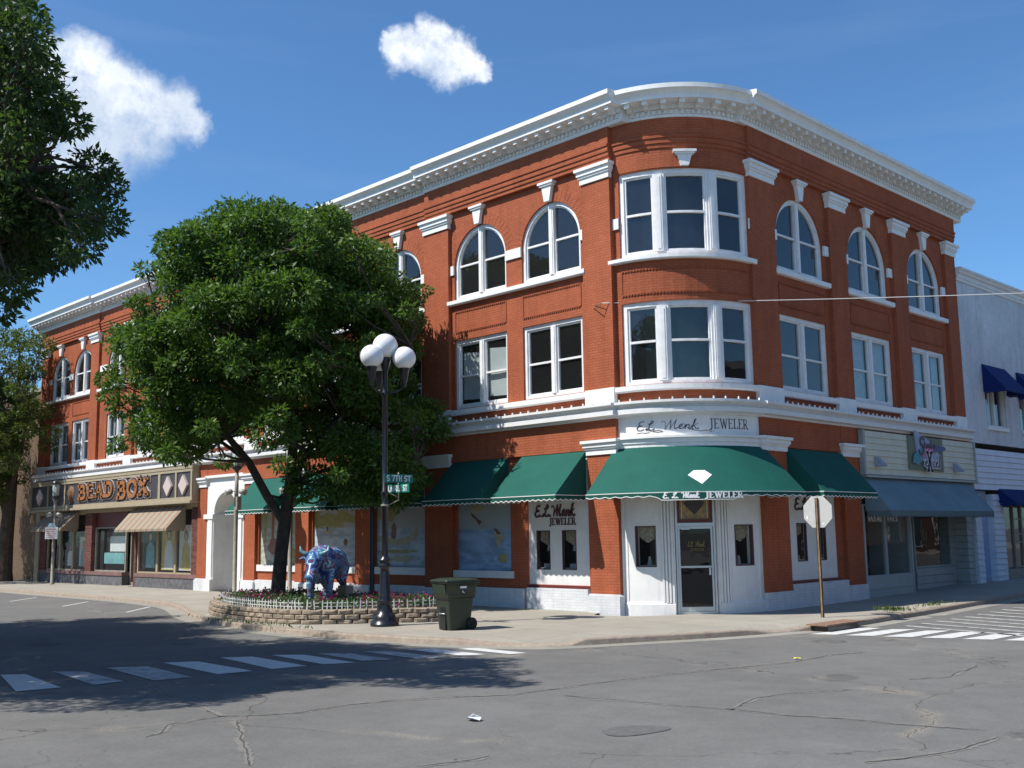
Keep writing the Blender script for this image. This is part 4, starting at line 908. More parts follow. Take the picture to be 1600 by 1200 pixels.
AMB = mat('amber_leaded_glass', (.38, .25, .07), .25, .3, 9, col2=(.16, .09, .03)); dm = MB(); dm.box(MD, .12, DL-.12, 2.34, 2.88, -.03, 0); dm.build('stained_glass', AMB, tro)
dm = MB(); c = DL/2; dm.prism(MD, [(c-.27, 2.74), (c-.14, 2.86), (c+.14, 2.86), (c+.27, 2.74), (c, 2.44)], 0, .008); dm.build('diamond_motif', DKGREY, tro)
dm = MB()
for x in (.17, DL-.18): dm.box(MD, x, x+.012, 2.36, 2.88, 0, .006)
dm.build('leading', ALU, tro)
# fascia lettering
mb = MB(); lettering(mb, MK, ['sE', 'sL', ' ', 'sM', 'se', 'sn', 'sk'], 13.5, 4.61, .23, 1, .085, .045, .035, .041, .22, width=1.62)
for P in ([(40, 4.77), (41.5, 4.68), (43.2, 4.60), (45.5, 4.60)], [(44, 4.60), (47, 4.565), (50, 4.55), (53, 4.57), (56, 4.53)], [(14, 4.535), (17, 4.55), (19, 4.535), (21.5, 4.55)], [(20, 4.62), (23, 4.57), (26, 4.545), (29, 4.56), (27, 4.60), (23.5, 4.585)]):
    for (a, b), (c, e) in zip(P[:-1], P[1:]): mb.prism(MK, [(a, b+.006), (a, b-.006), (c, e-.006), (c, e+.006)], .035, .040)
lettering(mb, MK, 'JEWELER', 54.5, 4.62, .24, 1, .11, .055, .035, .041, width=1.16)
lo = mb.build('shop_name_lettering', INK, BO); lo['label'] = 'dark script and serif lettering painted on the curved white fascia'

# ------------------------------------------------------------------ awnings
def valance(mp, u0, u1, zb, h, d0, d1, sc=.2, dip=None):
    mb = MB(); n = max(2, int(round((u1-u0)*mp.k/sc))); tr = MB()
    for i in range(n):
        for j in range(4):
            a = u0+(u1-u0)*(i+j/4)/n; b = u0+(u1-u0)*(i+(j+1)/4)/n
            def lo_(q, jj):
                z = zb-h+h*.30*abs(cos(pi*jj/4))**2.0
                if dip and dip[0] < q < dip[1]: z = zb-dip[2]*min(1, (q-dip[0])/1.6, (dip[1]-q)/1.6)-h*(1-min(1, (q-dip[0])/1.6, (dip[1]-q)/1.6))
                return z
            za, zc = lo_(a, j), lo_(b, j+1)
            mb.prism(mp, [(a, za), (b, zc), (b, zb), (a, zb)], d0, d1, True)
            tr.prism(mp, [(a, za-.012), (b, zc-.012), (b, zc+.006), (a, za+.006)], d0-.004, d1+.004, True)
    tr.box(mp, u0, u1, zb-.012, zb+.006, d0-.004, d1+.008)
    return mb, tr
def awning(mp, u0, u1, zt, zb, P, h, m, mv, label, name='awning', trimm=TRIM, sides=True, dip=None, parent=None, d00=0.0, sc=.2, onlytop=False):
    mb = MB(); n = 1 if mp.n == 1 else 28
    for i in range(n):
        a, b = u0+(u1-u0)*i/n, u0+(u1-u0)*(i+1)/n
        for o in (0, .012): mb.mface(mp, [(a, P, zb-o), (b, P, zb-o), (b, d00, zt-o), (a, d00, zt-o)], mp.n > 1)
    for u in (u0, u1):
        mb.mface(mp, [(u, P, zb), (u, d00, zt), (u, d00, zb)])
    ao = mb.build(name, m, parent or BO, weld=False)
    if label: ao['label'] = label
    v, tr = valance(mp, u0, u1, zb-.003, h, P-.008, P, sc, dip)
    for u, s in ((u0, -1), (u1, 1)):
        sm_ = Map(lambda q, d, z, u=u: mp(u+d/mp.k, q, z))
        v2, t2 = valance(sm_, d00+.05, P, zb-.003, h, (-.006 if s < 0 else 0), (0 if s < 0 else .006), sc)
        for A, B in ((v, v2), (tr, t2)):
            k = len(A.v); A.v += B.v; A.f += [tuple(i+k for i in f) for f in B.f]; A.uv += B.uv; A.sm += B.sm
    v.build('valance', mv, ao, weld=False)
    if trimm: tr.build('binding', trimm, ao, weld=False)
    return ao
ga = [(-20.2, -17.35), (-16.65, -13.9), (-13.15, -10.35), (-8.98, -6.62), (-6.06, -3.66)]
gl = ['green awning nearest the white archway', 'second green awning right of the white archway', 'green awning behind the tree and street lamp', 'green awning over the blue waterfowl mural', 'green awning over the brown script lettering']
for (a, b), lb in zip(ga, gl): awning(ML, a, b, 4.18, 3.02, 1.22, .14, GREEN, GREEND, lb)
awning(MR, 3.94, 6.86, 4.19, 3.02, 1.04, .14, GREEN, GREEND, 'green awning right of the rounded corner')
ka = awning(MK, -1.0, 92.5, 4.20, 2.985, 1.18, .11, GREEN, GREEND, 'large curved green awning with white diamond over the corner door', d00=.04, dip=(28.5, 58.5, .185))
mb = MB()
lettering(mb, MK, ['sE', 's.', ' ', 'sL', 's.', ' ', 'sM', 'se', 'sn', 'sk'], 30.6, 2.84, .135, 1, .19, .13, 1.181, 1.186, .15, width=.60)
lettering(mb, MK, 'JEWELER', 45.9, 2.835, .135, 1, .22, .12, 1.181, 1.186, width=.66)
mb.build('awning_lettering', WLET, ka, weld=False); mb = MB()
# diamond lying on the canopy slope
tt = lambda z: .04+(4.20-z)/(4.20-2.985)*(1.18-.04)
for P in ([(40.3, 3.40), (43.0, 3.52), (47.6, 3.52), (50.2, 3.40), (45.4, 3.17)],):
    c = [(u, tt(z)+.006, z+.004) for u, z in P]; mb.mface(MK, c)
mb.build('awning_diamond', WLET, ka, weld=False)

# arched entrance --------------------------------------------------------------------------
ar = MB(); wall(ar, ML, -23.78, -20.95, 0, 4.46, -.02, [(-23.25, -21.45, 0, 2.92, True)], 1.0)
ar.box(ML, -23.78, -20.95, 4.40, 4.5, -.1, .1); ar.box(ML, -23.9, -23.18, 2.80, 2.98, -.9, .07); ar.box(ML, -21.5, -20.9, 2.80, 2.98, -.9, .07)
ar.box(ML, -23.72, -23.22, 0, .45, -.9, .12); ar.box(ML, -21.48, -21.0, 0, .45, -.9, .12)
ar.box(ML, -23.62, -23.3, .45, 2.8, -.2, .03); ar.box(ML, -21.4, -21.08, .45, 2.8, -.2, .03)
ao = ar.build('arched_doorway', WHITE, BO)
d2 = MB(); d2.box(ML, -23.25, -21.45, 0, 3.9, -1.06, -1.0); d2.build('door_surround', CREAM, ao)
d2 = MB(); d2.box(ML, -22.95, -21.7, .05, 2.25, -1.0, -.97); d2.build('door', MAROON, ao)
d2 = MB(); d2.box(ML, -22.8, -21.85, .5, 2.1, -.97, -.965); d2.box(ML, -22.95, -21.7, 2.33, 2.8, -1, -.97); d2.build('pane', DOORG, ao)

# ------------------------------------------------------------------ left shopfront (bead shop)
sf = MB()
sf.box(ML, -29.95, -24.52, -.1, .44, -.4, -.02); sf.box(ML, -40.95, -31.45, -.1, .44, -.5, -.12); 
sf.build('stone_base', GREYST, BO)
sf = MB(); sf.box(ML, -30.0, -24.5, .44, .60, -.4, .01); sf.box(ML, -41.0, -31.4, .44, .60, -.5, -.08); sf.build('window_ledge', mat('ledge_paint', (.20, .11, .10), .7, .2), BO)
for b_ in ((-25.02, -24.55, .60, 3.3, -.35, -.03), (-30.15, -29.95, .0, 3.3, -.35, -.03), (-35.5, -34.75, .60, 3.3, -.45, -.1), (-40.95, -40.2, .6, 3.3, -.45, -.1)): sf = MB(); sf.box(ML, *b_); sf.build('pier', BROWNBRICK, BO)
sf = MB(); sf.box(ML, -41.45, -40.95, -.1, 3.46, -.4, -.03); sf.build('corner_post', CREAM, BO)
def shopwin(mp, xs, z0, z1, d, m, fw=.07, glass=SHOPG, name='shop_window', deep=True):
    fm = MB(); 
    for x in xs: fm.box(mp, x-fw/2, x+fw/2, z0, z1, d-.06, d+.03)
    for a, b in zip(xs[:-1], xs[1:]): fm.box(mp, a+fw/2, b-fw/2, z0, z0+.06, d-.06, d+.025); fm.box(mp, a+fw/2, b-fw/2, z1-.06, z1, d-.06, d+.025)
    wo = fm.build(name, m, BO); g = MB()
    for a, b in zip(xs[:-1], xs[1:]): g.mface(mp, [(a, d-.02, z0), (b, d-.02, z0), (b, d-.02, z1), (a, d-.02, z1)])
    g.build('pane', glass, wo, weld=False); return wo
w1 = shopwin(ML, [-29.9, -28.1, -26.5, -25.06], .60, 3.3, -.12, CREAM, .16)
w2 = shopwin(ML, [-34.7, -31.5], .60, 2.62, -.30, STEEL, .09); w3 = shopwin(ML, [-40.15, -38.6, -37.05, -35.55], .60, 3.3, -.2, CREAM, .14)
sf = MB(); sf.box(ML, -34.75, -31.4, 2.62, 3.4, -.4, -.28); sf.build('transom_panel', MAROON, BO)
POSTW = mat('poster_paper', (.75, .78, .76), .5, .1, 2); POSTD = mat('poster_dark', (.03, .05, .05), .5, .2, 4); SKIN = mat('poster_skin', (.65, .42, .32), .6, .1); POSTY = mat('poster_ochre', (.65, .52, .14), .5, .2, 3); TEAL = mat('poster_teal', (.20, .48, .50), .5, .2)
def poster(wo, mp, a, b, z0, z1, d, bgm, bodym, hair=POSTD):
    q = MB(); q.box(mp, a, b, z0, z1, d-.02, d); po = q.build('poster', bgm, wo); c = (a+b)/2; H = z1-z0; W = b-a
    q = MB(); q.prism(mp, [(c-.30*W, z0+.02*H), (c+.30*W, z0+.02*H), (c+.26*W, z0+.5*H), (c+.1*W, z0+.62*H), (c-.1*W, z0+.62*H), (c-.26*W, z0+.5*H)], d, d+.004); q.build('poster_figure', bodym, po)
    q = MB(); q.prism(mp, [(c+.15*W*cos(t*pi/6), z0+.76*H+.12*H*sin(t*pi/6)) for t in range(12)], d+.001, d+.006); q.build('poster_hair', hair, po)
    q = MB(); q.prism(mp, [(c+.10*W*cos(t*pi/6), z0+.74*H+.085*H*sin(t*pi/6)) for t in range(12)], d+.002, d+.009); q.build('poster_face', SKIN, po)
poster(w1, ML, -29.6, -28.25, .80, 2.6, -.2, POSTD, TEAL); poster(w1, ML, -27.9, -26.6, .75, 2.7, -.2, POSTY, POSTW); poster(w1, ML, -26.35, -25.2, .75, 2.6, -.2, POSTW, POSTY)
poster(w3, ML, -38.4, -37.3, .8, 2.0, -.4, POSTD, POSTW); poster(w3, ML, -36.8, -35.8, .8, 2.2, -.4, POSTW, TEAL)
q = MB(); q.box(ML, -34.2, -32.1, .95, 1.45, -.6, -.5); q.build('display_counter', TEAL, w2)
q = MB(); q.box(ML, -34.0, -32.4, 1.5, 2.2, -.7, -.68); q.build('display_board', POSTW, w2)
sf = MB(); sf.box(ML, -31.4, -31.3, 0, 2.5, -.55, -.45); sf.box(ML, -30.25, -30.15, 0, 2.5, -.55, -.45); sf.box(ML, -31.3, -30.25, 2.4, 2.5, -.55, -.45); sf.box(ML, -31.3, -30.25, 0, .16, -.55, -.46)
do = sf.build('shop_door', STEEL, BO); g = MB(); g.mface(ML, [(-31.3, -.5, .16), (-30.25, -.5, .16), (-30.25, -.5, 2.4), (-31.3, -.5, 2.4)]); g.build('pane', SHOPG, do, weld=False)
sf = MB(); sf.box(ML, -30.5, -30.44, .95, 1.2, -.45, -.4); sf.build('handle', ALU, do); sf = MB(); sf.box(ML, -30.95, -30.55, 1.35, 1.62, -.49, -.48); sf.build('door_notice', POSTW, do)
sf = MB(); sf.box(ML, -41.0, -24.5, 3.3, 3.5, -.4, -.04); sf.box(ML, -31.45, -30.1, 2.5, 3.3, -.6, -.42); sf.build('shop_lintel', CREAM, BO)
sf = MB(); sf.box(ML, -31.5, -30.1, -.05, .02, -.6, .2); sf.build('door_step', CONC, BO)
# striped awnings
def striped():
    m = bpy.data.materials.new('striped_canvas'); m.use_nodes = True; t, n, l = nodes(m); p = n['Principled BSDF']; p.inputs['Roughness'].default_value = .85
    uv = n.new('ShaderNodeTexCoord'); sp = n.new('ShaderNodeSeparateXYZ'); l.new(uv.outputs['Object'], sp.inputs[0])
    a = n.new('ShaderNodeMath'); a.operation = 'MULTIPLY'; a.inputs[1].default_value = 1/.52; l.new(sp.outputs[0], a.inputs[0])
    f = n.new('ShaderNodeMath'); f.operation = 'FRACT'; l.new(a.outputs[0], f.inputs[0])
    r = n.new('ShaderNodeValToRGB'); r.color_ramp.interpolation = 'CONSTANT'; e = r.color_ramp.elements; e[0].position = 0; e[0].color = (.27, .235, .17, 1); e[1].position = .60; e[1].color = (.24, .055, .035, 1)
    for pos, c in ((.70, (.25, .20, .14, 1)), (.82, (.26, .09, .06, 1)), (.88, (.26, .215, .15, 1))): x = e.new(pos); x.color = c
    l.new(f.outputs[0], r.inputs[0]); l.new(r.outputs[0], p.inputs['Base Color']); return m
STR = striped()
awning(ML, -30.2, -25.45, 3.40, 2.46, .86, .11, STR, STR, 'striped tan and red awning over the poster windows', trimm=None, d00=.02)
awning(ML, -39.7, -36.0, 3.44, 2.58, .86, .11, STR, STR, 'striped awning in the shade of the far street tree', trimm=None, d00=.02)

# the bead shop sign
SG = thing('shop_sign', 'long charcoal and cream BEAD BOX fascia sign with orange raised letters', 'sign', (-33, -.2, 4.2))
q = MB(); q.box(ML, -41.45, -24.45, 3.55, 4.95, .0, .26); q.box(ML, -41.5, -24.4, 3.46, 3.56, .0, .42); q.box(ML, -41.48, -24.42, 4.86, 4.965, .0, .33)
for z0, z1 in ((3.56, 3.72), (4.74, 4.86)): q.box(ML, -41.45, -24.45, z0, z1, .26, .31)
for u, w in ((-41.4, .14), (-39.2, .12), (-37.1, .14), (-27.3, .2), (-25.83, .14), (-24.53, .12)): q.box(ML, u-w/2, u+w/2, 3.72, 4.74, .26, .31)
q.build('sign_board', CREAM, SG)
q = MB(); q.box(ML, -41.3, -24.6, 3.72, 4.74, .26, .27); q.build('sign_panel', DKGREY, SG)
for i, u in enumerate((-26.5, -25.17, -38.2, -40.2)):
    q = MB(); q.prism(ML, [(u-.36, 4.2), (u, 3.80), (u+.36, 4.2), (u, 4.62)], .27, .36); q.build('diamond', PINKW, SG)
bow = lambda t: .12*sin(min(1, max(0, t))*pi)*0+.10*t
for (txt, u, w, h, z, dzf) in (('BEAD', -35.35, 3.85, .58, 3.92, lambda t: .06+.05*t), ('BOX', -31.15, 3.1, .66, 3.88, lambda t: .0+.10*t)):
    for nm, m, g_, a, b in (('letter_outline', PINKW, .30, .27, .31), ('letter_border', DKGREY, .20, .27, .325), ('lettering', ORANGE, 0, .27, .38)):  # dark border layer between the pale outline and the orange letters
        q = MB(); lettering(q, ML, txt, u, z, h, 1, .24, .14, a, b, .0, .05, width=w, dz=dzf, grow=g_); q.build(nm, m, SG)
q = MB(); q.lathe((-36.42, -.27, 4.25), [(0, .03), (.36, .03), (.38, 0)], 20, Vector((0, -1, 0))); q.build('round_emblem', BROWNM, SG)
q = MB(); lettering(q, ML, 'B', -36.52, 4.10, .3, 1, .2, .12, .30, .33); q.build('emblem_letter', ORANGE, SG)

# ------------------------------------------------------------------ studio shopfront on the shaded side
st = MB()
for i in range(7):
    z0 = 3.62+i*.185; st.prism(Map(lambda u, d, z: (d, u, z)), [(8.04, z0), (15.92, z0), (15.92, z0+.183), (8.04, z0+.183)], .0, .10+.012*(i % 1))
    st.sweep(MR, [(.10, z0), (.125, z0+.003), (.10, z0+.18)], 8.04, 15.92)
st.build('siding_fascia', SIDING, BO)
st = MB(); st.box(MR, 7.98, 15.96, 3.53, 3.6, 0, .2); st.box(MR, 7.93, 8.04, 3.6, 4.93, 0, .16); st.box(MR, 15.88, 15.97, 3.6, 4.93, 0, .16); st.build('fascia_trim', SIDEG, BO)
st = MB()
for i in range(2): st.sweep(MR, [(-.4, .0+.33*i-.05), (-.0, .0+.33*i-.05), (-.02, .31+.33*i), (-.4, .31+.33*i)], 7.97, 11.0)
for i in range(3): st.sweep(MR, [(-.9, .0+.25*i), (-.5, .0+.25*i), (-.52, .24+.25*i), (-.9, .24+.25*i)], 12.3, 15.3)
for i in range(12): st.sweep(MR, [(-.9, .75+.2*i), (-.5, .75+.2*i), (-.52, .94+.2*i), (-.9, .94+.2*i)], 15.05, 15.35)
for i in range(15): st.sweep(MR, [(-.6, .0+.22*i), (-.06, .0+.22*i), (-.09, .21+.22*i), (-.6, .21+.22*i)], 15.35, 15.82)
st.box(MR, 10.94, 11.04, .0, 3.5, -1.4, -.0)
st.build('shopfront_siding', SIDEG, BO)
shopwin(MR, [8.05, 9.36, 10.95], .62, 2.75, -.06, SIDEG, .12)
shopwin(MR, [12.3, 15.05], .75, 2.75, -.55, SIDEG, .08)
st = MB(); st.box(MR, 11.05, 12.25, 0, 2.9, -1.6, -1.5); st.build('shop_door', DARKW, BO)
st = MB(); st.box(MR, 7.9, 15.9, 2.75, 3.5, -.7, -.08); st.build('shopfront_lintel', DARKW, BO)
awning(MR, 8.02, 15.42, 3.52, 2.55, .84, .20, BLUEG, GREYG, 'long faded blue grey awning below the cream siding', trimm=None, d00=.06, sc=.11)
q = MB(); lettering(q, MR, 'WALK-INS', 8.35, 2.25, .15, 1, .2, .13, -.055, -.05, width=.85); q.build('window_lettering', WLET, BO)
q = MB(); lettering(q, MR, 'NAILS', 9.55, 2.25, .15, 1, .2, .13, -.055, -.05, width=.7); q.build('window_lettering', WLET, BO)
# the studio sign
SS = thing('studio_sign', 'Studio eXcel sign with pink and teal brush strokes on square board', 'sign', (.15, 12.05, 4.3))
q = MB(); q.box(MR, 10.85, 13.3, 3.84, 4.9, .125, .17); q.build('sign_board', mat('sign_olive', (.16, .18, .13), .6, .1), SS)
q = MB(); q.prism(MR, [(11.2, 5.12), (11.35, 4.3), (12.2, 3.92), (12.95, 3.9), (12.95, 4.25), (12.75, 4.62)], .17, .21); q.build('sign_shape', mat('sign_lilac', (.34, .38, .50), .6, .08), SS)
q = MB(); q.prism(MR, [(10.95, 4.06), (11.35, 4.0), (12.0, 4.38), (12.0, 4.62), (11.7, 4.56), (11.1, 4.32)], .21, .225); q.build('brush_stroke', mat('sign_teal', (.10, .30, .38), .6, .3, 9), SS)
q = MB(); q.prism(MR, [(11.7, 4.28), (12.1, 4.22), (12.5, 4.42), (12.55, 4.62), (12.2, 4.68), (11.8, 4.62)], .212, .23); q.build('brush_stroke', mat('sign_pink', (.55, .18, .34), .6, .25, 9), SS)
q = MB(); q.prism(MR, [(12.4, 4.42), (13.3, 4.52), (13.42, 4.58), (13.3, 4.64), (12.5, 4.66)], .214, .235); q.build('brush_handle', mat('sign_violet', (.06, .06, .20), .5), SS)
q = MB(); lettering(q, MR, ['sS'], 11.38, 4.38, .50, 1, .13, .08, .235, .245, .2, width=.42); lettering(q, MR, ['st', 'su', 'sd', 'si', 'so'], 11.78, 4.56, .24, 1, .14, .1, .235, .245, width=.85); q.build('lettering', INK, SS)
q = MB(); lettering(q, MR, ['se'], 11.75, 3.96, .34, 1, .28, .2, .225, .235, width=.3); lettering(q, MR, ['sc', 'se', 'sl'], 12.3, 3.94, .36, 1, .26, .2, .225, .235, width=.62); lettering(q, MR, ['sX'], 11.98, 3.93, .46, 1, .34, .2, .225, .235, width=.34); q.build('letter_outline', WLET, SS)
q = MB(); lettering(q, MR, ['se'], 11.75, 3.96, .34, 1, .13, .1, .236, .245, width=.3); lettering(q, MR, ['sc', 'se', 'sl'], 12.3, 3.94, .36, 1, .12, .1, .236, .245, width=.62); q.build('lettering', INK, SS)
q = MB(); lettering(q, MR, ['sX'], 11.98, 3.93, .46, 1, .22, .12, .236, .245, width=.34); q.build('lettering', DKGREY, SS)
for i, u in enumerate((8.75, 14.25)):
    L_ = thing('wall_lamp', ['grey wedge lamp on cream siding left of the studio sign', 'grey wedge lamp on cream siding right of the studio sign'][i], 'lamp', (.12, u, 3.9), 'wedge lamps on the cream siding')
    q = MB(); q.prism(Map(lambda d, u2, z, u=u: (.12+d, u+u2, z)), [(0, 3.86), (.30, 3.86), (.05, 4.14), (0, 4.14)], -.12, .12); q.build('lamp_shade', mat('grey_metal', (.30, .33, .40), .5), L_)

# ------------------------------------------------------------------ white building on the right
WB = thing('white_building', 'white painted two storey building with navy awnings right of the brick block', 'building', (-3, 22, 0))
q = MB(); wall(q, MR, 15.80, 34, 4.96, 10.75, -.02, [(17.62, 19.5, 5.62, 7.4), (20.85, 22.7, 5.62, 7.4), (24.1, 26, 5.62, 7.4)], .22)
q.box(MR, 15.80, 34, 10.75, 10.9, -.5, .0); q.build('wall', WHITEPL, WB)
q2 = MB(); q2.sweep(MR, [(-.5, 10.68), (.02, 10.68), (.03, 10.78), (.06, 10.80), (.06, 10.92), (.12, 10.95), (.16, 11.05), (.2, 11.06), (.2, 11.14), (-.5, 11.16)], 15.80, 34); q2.box(MR, 17.9, 17.93, 5, 10.7, -.05, -.008); q2.build('cornice', WHITEW, WB)
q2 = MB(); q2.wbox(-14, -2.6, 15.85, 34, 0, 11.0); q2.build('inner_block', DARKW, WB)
q2 = MB(); q2.face([(-.5, 15.9, 10.9), (-.5, 34, 10.9), (-3, 34, 10.9), (-3, 15.9, 10.9)]); q2.build('roof', ROOFM, WB)
q = MB()
def clap(u0, u1, z0, z1, d=.0, s=.205):
    n = int((z1-z0)/s)
    for i in range(n): q.sweep(MR, [(-.3, z0+i*s), (d+.03, z0+i*s), (d, z0+(i+1)*s-.006), (-.3, z0+(i+1)*s-.006)], u0, u1)
clap(15.98, 34, 3.33, 4.97, .0); clap(15.92, 16.42, -.1, 3.33); clap(17.5, 18.42, -.1, 3.33)
q.build('siding', SIDEW, WB)
q = MB(); q.box(MR, 16.42, 17.5, -.1, 3.3, -.5, -.22); wo = q.build('entrance_wall', mat('pale_blue_wall', (.30, .42, .60), .7, .06), WB)
q = MB(); q.prism(MR, [(16.45, 2.75), (17.48, 2.75)]+[(16.965+.515*cos(t*pi/12), 2.75+.5*sin(t*pi/12)) for t in range(1, 12)], -.22, -.19); q.build('fanlight', SIDEG, wo)
for i, (a, b) in enumerate(((17.62, 19.5), (20.85, 22.7), (24.1, 26))):
    fm = MB(); fm.box(MR, a, b, 5.48, 5.62, -.2, .06); fm.box(MR, a, a+.1, 5.62, 7.4, -.22, -.1); fm.box(MR, b-.1, b, 5.62, 7.4, -.22, -.1); c = a+.95; fm.box(MR, c-.06, c+.06, 5.62, 7.4, -.22, -.09); fm.box(MR, a+.1, b-.1, 5.62, 5.7, -.22, -.1)
    wo = fm.build('window', FRAME, WB); g = MB(); g.mface(MR, [(a, -.18, 5.62), (b, -.18, 5.62), (b, -.18, 7.4), (a, -.18, 7.4)]); g.build('pane', GLASS, wo, weld=False)
    k = MB(); k.mface(MR, [(a+.1, -.4, 5.6), (c-.3, -.42, 5.6), (c-.3, -.4, 7.4), (a+.1, -.4, 7.4)]); k.mface(MR, [(c+.12, -.4, 5.6), (b-.25, -.42, 5.6), (b-.25, -.4, 7.4), (c+.12, -.4, 7.4)]); k.build('curtain', CURTAIN, wo, weld=False)
    awning(MR, a-.14, b+.12, 7.86, 6.84, .82, .06, NAVY, NAVY, ['navy awning over the first upstairs window', 'navy awning over the second upstairs window', None][i], trimm=None, parent=WB, d00=.0)
q = MB(); q.mface(MR, [(16, -.9, 0), (34, -.9, 0), (34, -.9, 11), (16, -.9, 11)]); q.build('interior_wall', INTW, WB, weld=False)
awning(MR, 18.08, 26, 3.40, 2.86, .62, .10, NAVY, NAVY, 'low navy awning over the shop windows', trimm=None, parent=WB)
q = MB(); q.box(MR, 18.42, 18.5, 0, 3.4, -.5, -.02); 
for u in (19.9, 20.7, 21.6, 22.6, 24): q.box(MR, u-.04, u+.04, .3, 3.2, -.3, -.22)
for z in (.55, 1.45, 1.75, 2.3): q.box(MR, 19.9, 24, z-.02, z+.02, -.3, -.23)
q.box(MR, 18.5, 34, -.1, .5, -.5, -.2); wo = q.build('shopfront', STEEL, WB)
g = MB(); g.mface(MR, [(18.5, -.28, .5), (34, -.28, .5), (34, -.28, 3.4), (18.5, -.28, 3.4)]); g.build('pane', SHOPG, wo, weld=False)
q = MB(); q.box(MR, 18.75, 19.5, .75, 1.35, -.8, -.5); q.build('display_box', CREAM, wo)

# far left tan building
TB = thing('tan_building', 'plain tan wall standing behind the far left street tree', 'building', (-52, 6, 0))
q = MB(); q.wbox(-66, -42.0, 1.2, 14, -.1, 10.2); q.build('wall', TANBRICK, TB)
q = MB(); q.wbox(-66.1, -41.9, 1.1, 14.1, 10.2, 10.45); q.build('coping', STEEL, TB)

# ================================================================== TREES
def leaf_mat(name, c1, c2, tr):
    m = bpy.data.materials.new(name); m.use_nodes = True; t, n, l = nodes(m); p = n['Principled BSDF']
    g = n.new('ShaderNodeNewGeometry'); mx = n.new('ShaderNodeMix'); mx.data_type = 'RGBA'; l.new(g.outputs['Random Per Island'], mx.inputs[0])
    mx.inputs[6].default_value = (*c1, 1); mx.inputs[7].default_value = (*c2, 1); l.new(mx.outputs[2], p.inputs['Base Color'])
    p.inputs['Roughness'].default_value = .5; p.inputs['Specular IOR Level'].default_value = .35
    tl = n.new('ShaderNodeBsdfTranslucent'); tl.inputs[0].default_value = (*tr, 1); ms = n.new('ShaderNodeMixShader'); ms.inputs[0].default_value = .28
    l.new(p.outputs[0], ms.inputs[1]); l.new(tl.outputs[0], ms.inputs[2]); l.new(ms.outputs[0], n['Material Output'].inputs[0]); return m
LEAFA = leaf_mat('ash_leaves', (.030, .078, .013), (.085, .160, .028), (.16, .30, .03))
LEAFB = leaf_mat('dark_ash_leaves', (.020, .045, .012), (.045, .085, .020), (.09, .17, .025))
LEAFC = leaf_mat('honey_locust_leaves', (.034, .062, .010), (.095, .14, .022), (.18, .25, .03))
BARK = mat('tree_bark', (.075, .058, .045), .9, .3, 5, .8, 14); BARKG = mat('brown_bark', (.10, .075, .055), .9, .3, 5, .8, 14)

def leaf_mesh(name, P, T, size, m, parent, w=.42, rs=None):
    rs = rs or rng; n = len(P); T = T/np.linalg.norm(T, axis=1, keepdims=True)
    R = rs.normal(size=(n, 3)); B = np.cross(T, R); B /= np.linalg.norm(B, axis=1, keepdims=True)+1e-9; Nn = np.cross(T, B)
    L = (size*rs.uniform(.65, 1.25, n))[:, None]
    V = np.empty((n, 4, 3)); V[:, 0] = P; V[:, 1] = P+T*L*.45+B*L*w*.5+Nn*L*.06; V[:, 2] = P+T*L-Nn*L*.1; V[:, 3] = P+T*L*.45-B*L*w*.5+Nn*L*.06
    me = bpy.data.meshes.new(name); me.vertices.add(n*4); me.vertices.foreach_set('co', V.reshape(-1))
    me.loops.add(n*4); me.loops.foreach_set('vertex_index', np.arange(n*4, dtype=np.int32)); me.polygons.add(n)
    me.polygons.foreach_set('loop_start', np.arange(0, n*4, 4, dtype=np.int32)); me.polygons.foreach_set('loop_total', np.full(n, 4, dtype=np.int32))
    me.update(); me.validate(); me.materials.append(m); o = bpy.data.objects.new(name, me); COL.objects.link(o)
    if parent is not None:
        o.parent = parent
        if parent.type == 'EMPTY': o.matrix_parent_inverse = Matrix.Translation(-parent.location)
    return o
def crown_points(clumps, per, rs, flat=.7):
    P, T = [], []
    for c, r in clumps:
        n = int(per*(r*r)/.6); d = rs.normal(size=(n, 3)); d /= np.linalg.norm(d, axis=1, keepdims=True)
        rad = r*rs.uniform(.35, 1.0, n)**.55*(1+.25*np.sin(d[:, 0]*5+c[0]*3)*np.cos(d[:, 1]*4+c[1]*2))
        p = np.array(c)+d*rad[:, None]*np.array([1, 1, flat]); P.append(p)
        T.append(d*.9+rs.normal(size=(n, 3))*.6+np.array([0, 0, -.25]))
    return np.concatenate(P), np.concatenate(T)
CR2 = np.array([cos(YAW), sin(YAW), 0]); CF2 = np.array([-sin(YAW), cos(YAW), 0])
def tree(name, label, base, clumps, trunk_pts, trunk_r, limbs, leafm, barkm, per, size, rs, clip=None, group=None, twig=.03):
    t = thing(name, label, 'tree', tuple(base), group); q = MB(); q.tube(trunk_pts, trunk_r, 12); q.build('trunk', barkm, t, weld=False)
    q = MB()
    for pts, rr in limbs: q.tube(pts, rr, 8)
    anchors = [np.array(p) for pts, rr in limbs for p in pts[1:]]+[np.array(p) for p in trunk_pts[len(trunk_pts)//2:]]
    for c, r in clumps:
        c = np.array(c); a = min(anchors, key=lambda p: np.linalg.norm(p-c)+(0.8 if p[2] > c[2] else 0)); mdl = (a+c)/2+rs.normal(size=3)*.15-np.array([0, 0, .1])
        q.tube([a, mdl, c], [twig*1.5, twig, twig*.35], 5, False)
        for k in range(3):
            e = c+np.clip(rs.normal(size=3), -1.1, 1.1)*r*.6; q.tube([mdl*.4+c*.6, (mdl+e)/2*1.0, e], [twig*.5, twig*.35, .004], 4, False)
    q.build('branches', barkm, t, weld=False)
    P, T = crown_points(clumps, per, rs)
    if clip is not None: k = clip(P); P, T = P[k], T[k]
    leaf_mesh('crown', P, T, size, leafm, t, rs=rs); return t

rs = np.random.default_rng(21)
